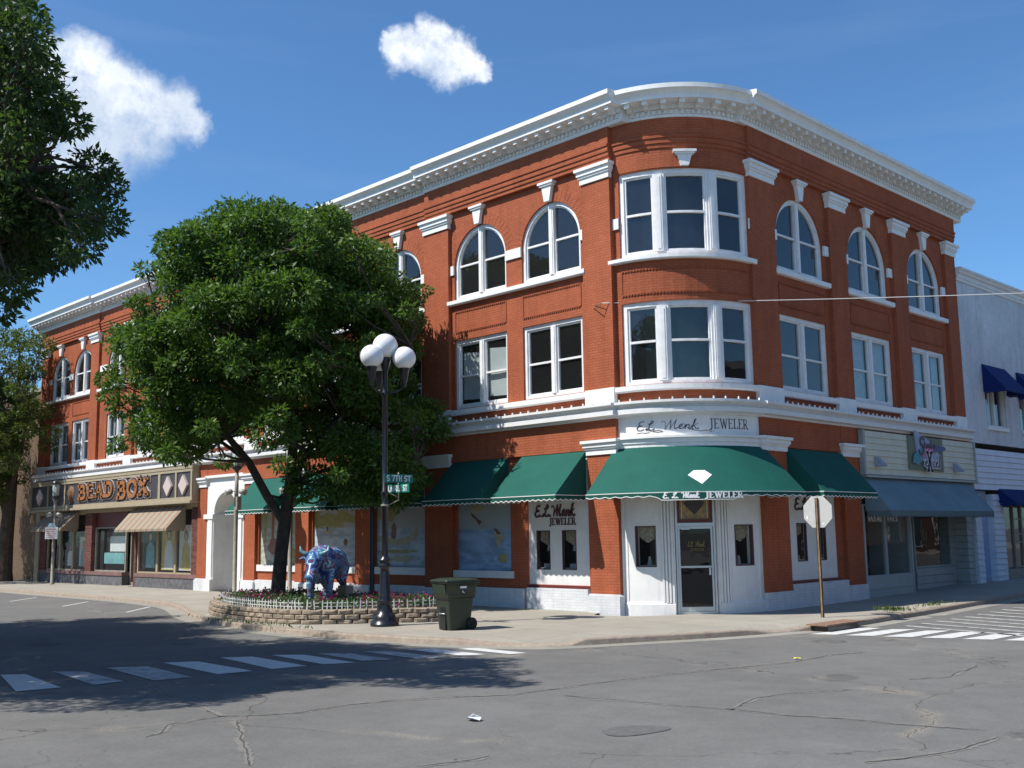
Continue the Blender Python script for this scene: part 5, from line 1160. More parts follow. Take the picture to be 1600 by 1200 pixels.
# the ash tree in the planter: measured silhouette, right/left half widths by height
TB0 = np.array([-11.7, -4.3, .3]); prof = [(2.9, .2, 3.9), (3.6, 3.2, 4.7), (4.6, 5.0, 5.0), (6.0, 5.2, 4.7), (7.2, 4.9, 4.75), (8.6, 4.35, 4.6), (9.8, 4.05, 4.3), (10.7, 3.3, 3.6), (11.4, 2.2, 2.0), (11.95, .9, .9)]
def halfw(z):
    zs = [p[0] for p in prof]; return np.interp(z, zs, [p[1] for p in prof]), np.interp(z, zs, [p[2] for p in prof])
clumps = []
def near_fn(p): return min([1e9]+[np.linalg.norm(p-np.array(c)) for c, r in clumps])
tries = 0
while len(clumps) < 165 and tries < 6000:
    tries += 1; z = rs.uniform(3.2, 11.5); a = rs.uniform(0, 2*pi); l, r = halfw(z); s = (r*.95 if cos(a) > 0 else l); rad = rs.uniform(.62, .93) if rs.random() < .8 else rs.uniform(.15, .6)
    rr = rs.uniform(.55, .95); off = CR2*cos(a)*(s-.55)*rad/.93+CF2*sin(a)*min(s, 4.0)*.82*rad; p = np.array([TB0[0], TB0[1], 0])+off+np.array([0, 0, z])
    if p[1] > -.95 or z-rr*.5 < 2.9+1.5*(1 if cos(a) < .5 else 0): continue
    if p[0]-.45*p[1] > -8.1 and p[2]+1.45*p[1] > 5.2: continue
    if near_fn(p) < .62: continue
    clumps.append((tuple(p), rr))
for _ in range(90):
    z = rs.uniform(3.6, 11.6); a = rs.uniform(0, 2*pi); l, r = halfw(z); s_ = r*.95 if cos(a) > 0 else l
    p = np.array([TB0[0], TB0[1], 0])+CR2*cos(a)*(s_-.1)*rs.uniform(.93, 1.03)+CF2*sin(a)*min(s_, 4.0)*.9+np.array([0, 0, z])
    if p[1] < -.7 and not (p[0]-.45*p[1] > -8.0 and p[2]+1.45*p[1] > 5.2): clumps.append((tuple(p), rs.uniform(.22, .36)))
up = np.array([0, 0, 1.0])
X = lambda r, f, z: tuple(np.array([TB0[0], TB0[1], 0])+CR2*r+CF2*f+up*z)
trunk = [X(0, 0, -.1), X(.0, 0, .45), X(.06, 0, 1.4), X(.17, 0, 2.5), X(.3, 0, 3.6), X(.38, .05, 5.0), X(.42, 0, 6.6), X(.35, 0, 8.4), X(.2, 0, 10.2)]
tr_r = [.27, .215, .19, .185, .15, .13, .10, .07, .03]
limbs = [([X(.15, 0, 2.45), X(-.35, -.1, 3.25), X(-.85, -.2, 4.2), X(-1.5, -.3, 5.0), X(-2.5, -.4, 6.2), X(-3.4, -.3, 7.6)], [.13, .125, .11, .09, .06, .03]),
         ([X(.3, 0, 3.5), X(.9, -.4, 4.5), X(1.9, -.8, 5.4), X(3.2, -1.2, 6.4), X(3.9, -1.2, 7.4)], [.1, .085, .07, .045, .02]),
         ([X(.38, .05, 4.8), X(.1, -.8, 6.0), X(-.6, -1.6, 7.6), X(-1.0, -2.0, 9.2)], [.085, .07, .05, .02]),
         ([X(.38, 0, 5.2), X(1.2, .8, 6.6), X(2.0, 1.4, 8.3), X(2.2, 1.4, 9.4)], [.085, .07, .05, .02]),
         ([X(.4, 0, 6.0), X(-.6, .8, 7.4), X(-1.6, 1.2, 9.0)], [.07, .05, .02]), ([X(-.85, -.2, 4.2), X(-1.9, .5, 4.9), X(-3.5, .8, 5.4)], [.07, .05, .02]),
         ([X(.3, 0, 3.6), X(1.5, -.2, 4.0), X(3.0, -.5, 4.2), X(4.0, -.6, 4.0)], [.07, .055, .035, .015])]
tree('ash_tree', 'full round green tree growing in the stone planter beside the painted bull', TB0, clumps, trunk, tr_r, limbs, LEAFA, BARK, 980, .165, rs, clip=lambda P: (P[:, 1] < -.25) & (P[:, 2] > 2.5))

# near tree reaching in from the upper left, and its neighbour further up the street
rs = np.random.default_rng(5)
TA = np.array([-5.6, -18.1, 0.0]); clumps = []; tries = 0
while len(clumps) < 230 and tries < 9000:
    tries += 1; d = rs.normal(size=3); d /= np.linalg.norm(d); k = rs.uniform(.45, .95) if rs.random() < .85 else rs.uniform(.1, .5)
    p = np.array([-5.5, -17.4, 7.5])+d*np.array([5.1, 4.7, 5.6 if d[2] > 0 else 2.3])*k
    if p[0]+p[2]*.31 > 1.3 or p[1]+p[2]*.69 > -8.0: continue
    v_ = Vector(p)-CAM; w_ = v_.dot(f_); X_ = 800+FPX*v_.dot(cr)/w_; Y_ = 600-FPX*v_.dot(cu)/w_
    if X_+85 > np.interp(Y_, [-400, 0, 60, 110, 150, 200, 235, 250, 275, 350, 390, 410, 430, 480, 520], [40, 62, 78, 95, 130, 135, 75, 150, 200, 190, 150, 120, 85, 45, 10]): continue
    if near_fn(p) < .55: continue
    clumps.append((tuple(p), rs.uniform(.5, .85)))
clumps = [c for c in clumps if c[0][2] > 4.9 or rs.random() < .5]
for (px_, py_) in [(8, 10), (35, 5), (55, 25), (20, 45), (62, 60), (10, 90), (45, 85), (72, 105), (20, 135), (60, 140), (100, 165), (122, 190), (85, 195), (20, 190), (50, 205), (20, 250), (60, 255), (50, 300), (90, 310), (130, 300), (165, 262), (182, 290), (150, 335), (175, 345), (110, 350), (70, 350), (30, 345), (140, 385), (100, 400), (60, 405), (20, 400), (35, 450), (10, 480), (5, 330)]:
    for k_ in range(2):
        d_ = pxdir(px_-18, py_); D_ = rs.uniform(16.5, 20.5); p_ = CAM+d_*D_; clumps.append((tuple(p_), rs.uniform(.28, .4)))
W = lambda x, y, z: (TA[0]+x, TA[1]+y, z)
trunk = [W(0, 0, -.1), W(0, 0, .5), W(.05, .05, 2), W(.1, .2, 4), W(.2, .4, 6), W(.3, .6, 9), W(.4, .7, 11)]
limbs = [([W(.1, .2, 3.6), W(1.4, 1.0, 5.2), W(3.0, 1.8, 6.6), W(4.4, 2.4, 7.6)], [.13, .1, .07, .03]), ([W(.1, .2, 4.2), W(-1.4, .6, 6), W(-3.2, 1.0, 7.6)], [.12, .09, .04]),
         ([W(.15, .3, 4.8), W(.8, 2.2, 6.4), W(1.4, 3.6, 7.6)], [.11, .08, .03]), ([W(.15, .3, 5.2), W(.6, -1.8, 7), W(.8, -2.8, 8.4)], [.1, .07, .03]), ([W(.2, .4, 6), W(2.0, .8, 8.4), W(3.0, 1.0, 10)], [.09, .06, .02])]
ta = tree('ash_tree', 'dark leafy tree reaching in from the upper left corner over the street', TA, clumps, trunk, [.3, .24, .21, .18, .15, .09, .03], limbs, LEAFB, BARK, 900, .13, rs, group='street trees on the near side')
tb = copy_tree(ta); tb.location = Vector((-12.0, -17.7, 0)); tb.rotation_euler = (0, 0, 2.1); tb['label'] = 'leafy tree standing further up the near side of the street'

rs = np.random.default_rng(9)
TC = np.array([-43.0, -.9, 0.0]); clumps = []; tries = 0
while len(clumps) < 190 and tries < 12000:
    tries += 1; d = rs.normal(size=3); d /= np.linalg.norm(d); k = rs.uniform(.35, .97)
    p = np.array([-42.6, -3.0, 8.4])+d*np.array([6.0, 4.0, 6.0 if d[2] > 0 else 5.2])*k
    if p[1] > -.5 or near_fn(p) < .55 or (p[2] > 11 and rs.random() < .45): continue
    clumps.append((tuple(p), rs.uniform(.45, .8)))
W = lambda x, y, z: (TC[0]+x, TC[1]+y, z)
trunk = [W(0, 0, -.1), W(0, 0, .5), W(.1, 0, 2), W(.4, 0, 4), W(.7, 0, 6.5), W(.8, 0, 9), W(.7, 0, 12)]
limbs = [([W(.1, 0, 3.2), W(-1.2, 0, 5), W(-2.6, 0, 7)], [.2, .14, .05]), ([W(.4, 0, 4.4), W(1.8, -.2, 6.2), W(3.4, -.3, 8.2)], [.16, .1, .04]), ([W(.7, 0, 6), W(.4, -1.4, 8), W(.6, -2, 10)], [.1, .07, .02]), ([W(.7, 0, 7), W(-.8, -.2, 9.2), W(-1.5, -.4, 11.6)], [.1, .06, .02])]
tree('locust_tree', 'feathery yellow green street tree at the far left end of the brick block', TC, clumps, trunk, [.5, .42, .36, .3, .22, .14, .05], limbs, LEAFC, BARKG, 560, .17, rs, clip=lambda P: P[:, 1] < -.2, twig=.035)

# ================================================================== PLANTER
foot = [(-7.4, -7.42), (-9.5, -7.3), (-11.2, -6.85), (-12.7, -6.05), (-13.5, -5.0), (-13.3, -3.9), (-11.8, -3.15), (-8.4, -2.9), (-5.4, -3.1), (-4.35, -3.9), (-4.3, -4.85), (-4.95, -5.5), (-5.75, -6.6), (-6.4, -7.15)]
foot = [(x-.32, y+.34) for x, y in foot][:: -1]
def closed_smooth(P, it=2):
    for _ in range(it):
        Q = []
        for i in range(len(P)):
            a, b = P[i], P[(i+1) % len(P)]; Q += [(a[0]*.75+b[0]*.25, a[1]*.75+b[1]*.25), (a[0]*.25+b[0]*.75, a[1]*.25+b[1]*.75)]
        P = Q
    return P
foot = closed_smooth(foot)
def walk(P, step):
    pts = []; acc = 0; m = len(P)
    for i in range(m):
        a, b = Vector(P[i]), Vector(P[(i+1) % m]); L = (b-a).length; t = (b-a)/L; s = step-acc if acc > 0 else 0
        while s < L: pts.append((a+t*s, t)); s += step
        acc = L-(s-step) if s > L else 0
        acc = (L-(s-step))
    return pts
PL = thing('stone_planter', 'low curved planter walled with rough tan blocks around the ash tree', 'planter', (-9, -5, 0))
STONE = mat('split_face_block', (.33, .27, .20), .9, .3, 7, .9, 16, col2=(.21, .165, .125)); SOIL = mat('planter_soil', (.06, .045, .032), .95, .3, 8, .5, 30)
q = MB()
for c in range(3):
    off = (c % 2)*.17
    for k, (p, t) in enumerate(walk(foot, .36)):
        p = p+t*off; nrm = Vector((t.y, -t.x)); L = .335; z0 = .113*c-.01; z1 = z0+.108
        cen = Vector(((-9, -5))); nrm = nrm if (p-cen).dot(nrm) > 0 else -nrm; inset = .02*c+random.uniform(-.012, .012)
        o = p-nrm*inset; a, b = o-t*L/2, o+t*L/2; bulge = random.uniform(.025, .05); w = .26
        j = lambda s=.012: random.uniform(-s, s)
        # split-face block: front face bulges in the middle
        F = [(a.x, a.y, z0), (b.x, b.y, z0), (b.x, b.y, z1), (a.x, a.y, z1)]
        I = [((o+t*s*L*.33+nrm*bulge).x+j(), (o+t*s*L*.33+nrm*bulge).y+j(), z0+(.03 if zz == 0 else .09)+j(.008)) for s, zz in ((-1, 0), (1, 0), (1, 1), (-1, 1))]
        q.face(I)
        for i in range(4): q.face([F[i], F[(i+1) % 4], I[(i+1) % 4], I[i]])
        Bk = [((v[0]-nrm.x*w), (v[1]-nrm.y*w), v[2]) for v in F]
        q.face([F[3], F[2], Bk[2], Bk[3]]); q.face([F[0], F[3], Bk[3], Bk[0]]); q.face([F[1], F[2], Bk[2], Bk[1]])
q.build('block_wall', STONE, PL, weld=False)
def shrink(P, f):
    cx = sum(p[0] for p in P)/len(P); cy = sum(p[1] for p in P)/len(P); return [(cx+(x-cx)*f, cy+(y-cy)*f) for x, y in P]
inn = shrink(foot, .95); q = MB(); q.wprism(inn, 0, .29, sides=False); q.build('soil', SOIL, PL)
def inside(x, y, P):
    c = False; m = len(P)
    for i in range(m):
        (a, b), (d, e) = P[i], P[(i+1) % m]
        if (b > y) != (e > y) and x < (d-a)*(y-b)/(e-b)+a: c = not c
    return c
# flowers and leaves
rs = np.random.default_rng(3); inn2 = shrink(foot, .86); C = []
while len(C) < 170:
    x, y = rs.uniform(-13.4, -4.4), rs.uniform(-7.3, -3.0)
    if inside(x, y, inn2) and not (-9.9 < x < -7.4 and -5.6 < y < -3.9 and rs.random() < .6): C.append((x, y))
P, T = [], []
for x, y in C:
    n = 70; r = rs.uniform(.1, .22); p = rs.normal(size=(n, 3))*np.array([r, r, .05])+np.array([x, y, .38+r*.25]); P.append(p); T.append(rs.normal(size=(n, 3))+np.array([0, 0, .7]))
o = leaf_mesh('flower_foliage', np.concatenate(P), np.concatenate(T), .07, leaf_mat('petunia_leaves', (.03, .07, .02), (.08, .15, .04), (.1, .2, .04)), None, .6, rs); tag(o, 'low green and grey foliage filling the planter bed', 'flower bed', kind='stuff')
for nm, col, sel, lb in (('petunia_flowers', ((.20, .008, .05), (.45, .04, .22)), 0, 'magenta and crimson petunias growing around the trunk and the bull'), ('silver_foliage', ((.45, .47, .42), (.3, .34, .28)), 1, 'silvery white edging plants inside the picket fence')):
    P, T = [], []
    for i, (x, y) in enumerate(C):
        if (i % 3 == 2) != (sel == 1) or (sel == 0 and i % 3 == 1): continue
        n = 17; p = rs.normal(size=(n, 3))*np.array([.13, .13, .05])+np.array([x, y, .47 if sel == 0 else .42]); P.append(p); T.append(rs.normal(size=(n, 3))+np.array([.2, -.3, .9]))
    o = leaf_mesh(nm, np.concatenate(P), np.concatenate(T), .075 if sel == 0 else .06, leaf_mat(nm+'_petals', col[0], col[1], col[1]), None, .95, rs); tag(o, lb, 'flowers', kind='stuff')
# little fences
PICK = mat('white_plastic_picket', (.72, .72, .70), .5, .08, 5)
def pickets(path, h, st, w, z, m, label, name, cat, rnd=.02):
    q = MB(); Lp = 0
    pts = []
    for a, b in zip(path[:-1], path[1:]):
        a, b = Vector(a), Vector(b); L = (b-a).length; n = max(1, int(L/st))
        for i in range(n): pts.append((a+(b-a)*i/n, (b-a)/L))
    for p, t in pts:
        mp_ = Map(lambda u, d, zz, p=p, t=t: (p.x+t.x*u-t.y*d, p.y+t.y*u+t.x*d, zz)); tl = random.uniform(-rnd, rnd); dz = random.uniform(-.015, .01)
        q.prism(mp_, [(-w/2, z), (w/2, z), (w/2+tl, z+h*.82+dz), (tl, z+h+dz), (-w/2+tl, z+h*.82+dz)], -.004, .004)
        for zz in (.3, .65): q.prism(mp_, [(0, z+h*zz), (st*1.03, z+h*zz), (st*1.03, z+h*zz+.018), (0, z+h*zz+.018)], .005, .01)
    o = q.build(name, m, None, weld=False); return tag(o, label, cat)
fr = shrink(foot, .90); fr = [p for p in fr if p[1] < -4.4 or p[0] < -12.2 or (p[0] > -5.3)]
# order by angle around the planter, starting at the right
fr.sort(key=lambda p: atan2(p[1]+5, p[0]+9)); fr = [p for p in fr if atan2(p[1]+5, p[0]+9) < .25 or atan2(p[1]+5, p[0]+9) > 2.8]
fr2 = [p for p in fr if atan2(p[1]+5, p[0]+9) < .3]
pickets(fr2, .24, .105, .028, .31, PICK, 'white miniature picket fence edging the front of the stone planter', 'picket_fence', 'fence')
pickets([(-8.4, -3.4), (-7.2, -3.35), (-6.0, -3.4), (-4.9, -3.7)], .28, .09, .014, .31, BLACKM, 'dark wire edging fence behind the painted bull', 'wire_fence', 'fence')

# ================================================================== PAINTED BULL
def bull_paint():
    m = bpy.data.materials.new('painted_fibreglass'); m.use_nodes = True; t, n, l = nodes(m); p = n['Principled BSDF']; p.inputs['Roughness'].default_value = .3
    tcn = n.new('ShaderNodeTexCoord'); ns = n.new('ShaderNodeTexNoise'); ns.inputs['Scale'].default_value = 2.1; ns.inputs['Detail'].default_value = .5; ns.inputs['Distortion'].default_value = 2.2; l.new(tcn.outputs['Object'], ns.inputs['Vector'])
    r = n.new('ShaderNodeValToRGB'); r.color_ramp.interpolation = 'CONSTANT'; e = r.color_ramp.elements; e[0].position = 0; e[0].color = (.02, .04, .16, 1); e[1].position = .36; e[1].color = (.07, .17, .36, 1)
    for pos, c in ((.42, (.38, .60, .68, 1)), (.44, (.04, .10, .28, 1)), (.49, (.30, .04, .05, 1)), (.52, (.10, .22, .38, 1)), (.56, (.45, .66, .72, 1)), (.575, (.03, .07, .22, 1)), (.61, (.26, .04, .07, 1)), (.65, (.08, .25, .26, 1)), (.70, (.24, .07, .22, 1))): x = e.new(pos); x.color = c
    l.new(ns.outputs['Fac'], r.inputs[0]); l.new(r.outputs[0], p.inputs['Base Color']); return m
def ell(bm, c, r, rot=None):
    M = Matrix.Translation(c) @ (rot or Matrix.Identity(4)) @ Matrix.Diagonal((*r, 1)); bmesh.ops.create_icosphere(bm, subdivisions=3, radius=1, matrix=M)
def caps(bm, a, b, ra, rb, n=6):
    a, b = Vector(a), Vector(b)
    for i in range(n+1):
        t = i/n; bmesh.ops.create_icosphere(bm, subdivisions=2, radius=ra+(rb-ra)*t, matrix=Matrix.Translation(a.lerp(b, t)))
BU = thing('bull_statue', 'life size bull statue painted in blue swirls standing in the planter', 'statue', (-8.25, -5.05, .31))
bm = bmesh.new()
ell(bm, (-.15, 0, .93), (.82, .37, .38)); ell(bm, (.38, 0, 1.02), (.44, .37, .40)); ell(bm, (-.68, 0, .98), (.36, .34, .37)); ell(bm, (.72, 0, 1.02), (.34, .25, .30)); ell(bm, (.70, 0, .74), (.24, .12, .24))
ell(bm, (1.02, 0, 1.06), (.22, .20, .19)); caps(bm, (1.05, 0, 1.0), (1.32, 0, .74), .16, .115); ell(bm, (1.36, 0, .70), (.10, .13, .09)); ell(bm, (1.0, 0, 1.2), (.13, .14, .08))
for s in (-1, 1):
    caps(bm, (.48, .20*s, .80), (.52, .22*s, .42), .15, .10); caps(bm, (.52, .22*s, .42), (.50, .22*s, .12), .088, .078); caps(bm, (.50, .22*s, .1), (.53, .22*s, .05), .09, .10, 3)
    caps(bm, (-.70, .20*s, .86), (-.55, .23*s, .58), .20, .13); caps(bm, (-.55, .23*s, .58), (-.84, .22*s, .40), .12, .082); caps(bm, (-.84, .22*s, .40), (-.80, .22*s, .12), .078, .072); caps(bm, (-.80, .22*s, .1), (-.76, .22*s, .05), .085, .095, 3)
    caps(bm, (.98, .17*s, 1.14), (.93, .36*s, 1.10), .055, .035); caps(bm, (1.2, .11*s, .98), (1.2, .12*s, .98), .045, .04, 1)
caps(bm, (-1.0, 0, 1.12), (-1.12, .03, .75), .035, .025); caps(bm, (-1.12, .03, .75), (-1.1, .05, .5), .025, .055)
me = bpy.data.meshes.new('tmp'); bm.to_mesh(me); bm.free(); tmp = bpy.data.objects.new('tmp', me); COL.objects.link(tmp)
md = tmp.modifiers.new('r', 'REMESH'); md.mode = 'VOXEL'; md.voxel_size = .026; md.use_smooth_shade = True; sm2 = tmp.modifiers.new('s', 'SMOOTH'); sm2.iterations = 5; sm2.factor = .6
me2 = bpy.data.meshes.new_from_object(tmp.evaluated_get(bpy.context.evaluated_depsgraph_get())); bpy.data.objects.remove(tmp)
me2.materials.clear(); me2.materials.append(bull_paint()); bo = bpy.data.objects.new('body', me2); COL.objects.link(bo); bo.parent = BU
q = MB()
for s in (-1, 1):
    q = MB(); q.tube([(1.0, .13*s, 1.20), (.99, .25*s, 1.23), (1.01, .32*s, 1.30), (1.02, .33*s, 1.40)], [.055, .05, .035, .010], 10); o = q.build('horn', mat('horn_paint', (.16, .34, .42), .35, .3, 6), None); o.parent = BU
q = MB()
for s in (-1, 1): q.lathe((1.235, .155*s, .99), [(0, .02), (.02, .012), (.024, 0)], 10, Vector((.5, .8*s, .1)))
o = q.build('eyes', BLACKM, None); o.parent = BU
hd = Vector((.64, -.77, 0)).normalized(); BU.rotation_euler = (0, 0, atan2(hd.y, hd.x)); BU.scale = (1.07, 1.10, 1.08)
o = MB(); o.wbox(-8.7, -8.35, -4.35, -4.1, .3, .75); o = o.build('plaque_stand', STEEL, None); tag(o, 'small grey block standing behind the bull statue', 'stand')

# ================================================================== STREET FURNITURE
GLOBE = mat('opal_globe', (.80, .80, .80), .25, 0, coat=.4)
LP = (-4.75, -5.85)
SL = thing('street_lamp', 'tall black ornamental lamp post with four white globes beside the planter', 'street lamp', (LP[0], LP[1], 0))
q = MB(); q.lathe((*LP, 0), [(.0, 0), (.33, 0), (.33, .05), (.30, .07), (.29, .12), (.27, .14), (.275, .18), (.25, .21), (.245, .25), (.19, .28), (.175, .42), (.155, .52), (.17, .55), (.17, .58), (.14, .61), (.15, .64), (.13, .68), (.105, 1.22), (.10, 1.3), (.14, 1.33), (.145, 1.37), (.12, 1.40), (.12, 1.44), (.145, 1.47), (.14, 1.50), (.09, 1.54), (.078, 1.6)], 20); q.build('lamp_base', BLACKM, SL)
q = MB(); q.lathe((*LP, 0), [(.078, 1.6), (.072, 2.7), (.09, 2.72), (.09, 2.76), (.072, 2.78), (.07, 3.0), (.088, 3.02), (.088, 3.06), (.07, 3.08), (.062, 5.3), (.085, 5.33), (.085, 5.38), (.06, 5.42), (.055, 5.9), (.09, 5.95), (.12, 6.15), (.125, 6.22), (0, 6.22)], 16); q.build('pole', BLACKM, SL)
def globe(c, r):
    q = MB(); n = 16; q.lathe(c, [(max(1e-7, r*sin(pi*i/n)) if 0 < i < n else 0, -r*cos(pi*i/n)) for i in range(n+1)], 24); return q.build('globe', GLOBE, SL)
globe((*LP, 6.50), .30)
for k in range(3):
    a = radians(5+120*k); dv = Vector(CR2)*cos(a)-Vector(CF2)*sin(a); c = Vector((*LP, 0))+dv*.46
    q = MB(); q.tube([Vector((*LP, 5.35)), Vector((*LP, 5.38))+dv*.15, Vector((*LP, 5.42))+dv*.33, c+Vector((0, 0, 5.52)), c+Vector((0, 0, 5.62))], [.03, .028, .026, .03, .04], 8)
    q.lathe((c.x, c.y, 0), [(.04, 5.5), (.05, 5.6), (.085, 5.72), (.11, 5.88), (.13, 5.93), (.13, 5.97), (0, 5.97)], 14); q.build('arm', BLACKM, SL); globe((c.x, c.y, 6.20), .275)
# street name signs on a bracket
SGN = mat('green_sign_face', (.004, .16, .125), .45, 0, spec=.5)
NS = thing('street_name_sign', 'two green street name blades reading S 7TH ST and LAUREL ST', 'street sign', (LP[0]+.22, LP[1]+.22, 2.8))
cx, cy = LP[0]+.23, LP[1]+.22
q = MB(); q.tube([(LP[0]+.05, LP[1]+.05, 2.74), (cx, cy, 2.86)], .012, 6); q.tube([(LP[0]+.05, LP[1]+.05, 3.04), (cx, cy, 2.92)], .009, 6); q.tube([(cx, cy, 2.84), (cx, cy, 3.5)], .016, 8); q.tube([(LP[0], LP[1], 2.72), (LP[0], LP[1], 2.76)], .094, 12); q.build('bracket', STEEL, NS)
mx_ = Map(lambda u, d, z: (cx+u, cy-d, z)); my_ = Map(lambda u, d, z: (cx+d, cy+u, z))
def blade(mp, z, txt, wdt):
    q = MB(); q.box(mp, -.42, .42, z, z+.20, .017, .023); b = q.build('sign_blade', SGN, NS)
    q = MB(); lettering(q, mp, txt, -.36, z+.04, .125, 1, .16, .12, .023, .026, width=wdt); q.build('lettering', WLET, b)
blade(mx_, 3.03, 'LAUREL ST', .72); blade(my_, 3.26, 'S 7TH ST', .72)

# octagonal sign seen from behind
ST = thing('stop_sign', 'back of a grey octagonal sign on a rusty channel post at the corner', 'sign', (2.06, 1.72, 0))
q = MB(); q.wbox(2.025, 2.095, 1.70, 1.712, 0, 2.78); q.wbox(2.025, 2.037, 1.70, 1.745, 0, 2.78); q.wbox(2.083, 2.095, 1.70, 1.745, 0, 2.78); q.build('post', RUST, ST)
q = MB(); mo = Map(lambda u, d, z: (2.06+u, 1.755-d, z)); R8 = .40
q.prism(mo, [(R8*sin(radians(22.5+45*i)), 2.45+R8*cos(radians(22.5+45*i))) for i in range(8)][::-1], 0, .004); so_ = q.build('sign_plate', mat('aluminium_sign_back', (.50, .50, .48), .45, .08, 6, metal=.1), ST)
q = MB(); q.prism(mo, [(R8*.985*sin(radians(22.5+45*i)), 2.45+R8*.985*cos(radians(22.5+45*i))) for i in range(8)][::-1], -.003, -.001); q.build('sign_face', mat('red_sign_face', (.5, .01, .015), .4, 0), ST)
q = MB(); q.prism(mo, [(-.30, 2.36), (-.27, 2.36), (-.27, 2.28), (-.30, 2.28)], .004, .007); q.prism(mo, [(.10, 2.16), (.16, 2.16), (.16, 2.18), (.10, 2.18)], .004, .006); q.build('sticker', WLET, ST)

# wheeled rubbish cart
CARTM = mat('dark_green_plastic', (.022, .036, .022), .45, .15, 3, .05, 30); TYRE = mat('black_rubber', (.012, .012, .012), .8, .1)
CT = thing('wheeled_trash_cart', 'dark green wheeled trash cart standing on the sidewalk by the lamp post', 'trash cart', (-2.72, -5.5, 0))
cf = (-Vector(CR2)*.80-Vector(CF2)*.60).normalized(); cs_ = Vector((-cf.y, cf.x, 0)); co = Vector((-2.72, -5.5, 0)); K_ = .98
MC = Map(lambda u, d, z: tuple(co+cs_*u*K_+cf*d*K_+Vector((0, 0, z*K_))))    # u across, d forwards
def loft(secs, q, capz=True, n=6):
    rings = []
    for (z, hw, f, b, r) in secs:
        R = []
        for (sx, sy) in ((1, 1), (-1, 1), (-1, -1), (1, -1)):
            cxx, cyy = sx*(hw-r), (f-r if sy > 0 else -b+r)
            a0 = {(1, 1): 0, (-1, 1): 90, (-1, -1): 180, (1, -1): 270}[(sx, sy)]
            for i in range(n+1): a = radians(a0+90*i/n); R.append(MC(cxx+r*cos(a), cyy+r*sin(a), z))
        rings.append(R)
    for A, B in zip(rings[:-1], rings[1:]):
        for i in range(len(A)): j = (i+1) % len(A); q.face([A[i], A[j], B[j], B[i]], sm=True)
    if capz: q.face(rings[0][::-1]); q.face(rings[-1])
q = MB(); loft([(.0, .235, .27, .22, .05), (.03, .245, .28, .25, .05), (.66, .285, .33, .33, .05), (.70, .29, .34, .34, .05), (.70, .315, .37, .36, .05), (.76, .32, .38, .37, .05), (1.02, .335, .41, .40, .05), (1.02, .355, .43, .42, .04), (1.05, .355, .43, .42, .04)], q)
q.prism(Map(lambda u, d, z: MC(d, u, z)), [(.30, .62), (.335, .70), (.405, .80), (.43, 1.0), (.36, 1.0)], -.25, .25)
q.build('cart_body', CARTM, CT)
q = MB(); loft([(1.052, .36, .44, .43, .04), (1.075, .365, .455, .44, .05), (1.10, .34, .42, .40, .06), (1.13, .24, .30, .24, .08)], q); q.build('lid', CARTM, CT)
q = MB(); q.box(MC, -.30, .30, .98, 1.03, -.50, -.42); q.build('handle', CARTM, CT)
q = MB(); q.box(MC, -.10, .10, .02, .50, .30, .318); q.build('front_recess', BLACKM, CT)
q = MB(); q.tube([MC(-.12, .335, .36), MC(.12, .335, .36)], .013, 8); q.build('lift_bar', ALU, CT)
for s in (-1, 1):
    q = MB(); ax = cs_*s; q.lathe(Vector(MC(.25*s, -.27, .13)), [(.0, -.03), (.10, -.03), (.128, -.02), (.13, .0), (.13, .04), (.122, .055), (.06, .05), (.05, .035), (0, .035)], 22, ax); q.build('wheel', TYRE, CT)
q = MB(); q.box(MC, .3285, .334, .80, .93, -.02, .12) if False else None
ms_ = Map(lambda u, d, z: MC(-(.318+.06*(z-.7))-d, -u, z))
ms2 = Map(lambda u, d, z: MC((.320+.055*(z-.76))+d, u, z))
for mm in (ms_, ms2):
    q = MB(); q.box(mm, -.10, .07, .91, .955, .0, .004); lb_ = q.build('sticker', WLET, CT)
    q = MB(); q.box(mm, -.08, .05, .77, .90, .0, .003); q.build('sticker', mat('dark_sticker', (.03, .03, .03), .5, 0), CT)
    q = MB(); q.prism(mm, [(-.05, .80), (-.03, .80), (0, .87), (.02, .82), (-.01, .82), (-.005, .835), (-.02, .835)], .003, .006); q.build('sticker_figure', WLET, CT)

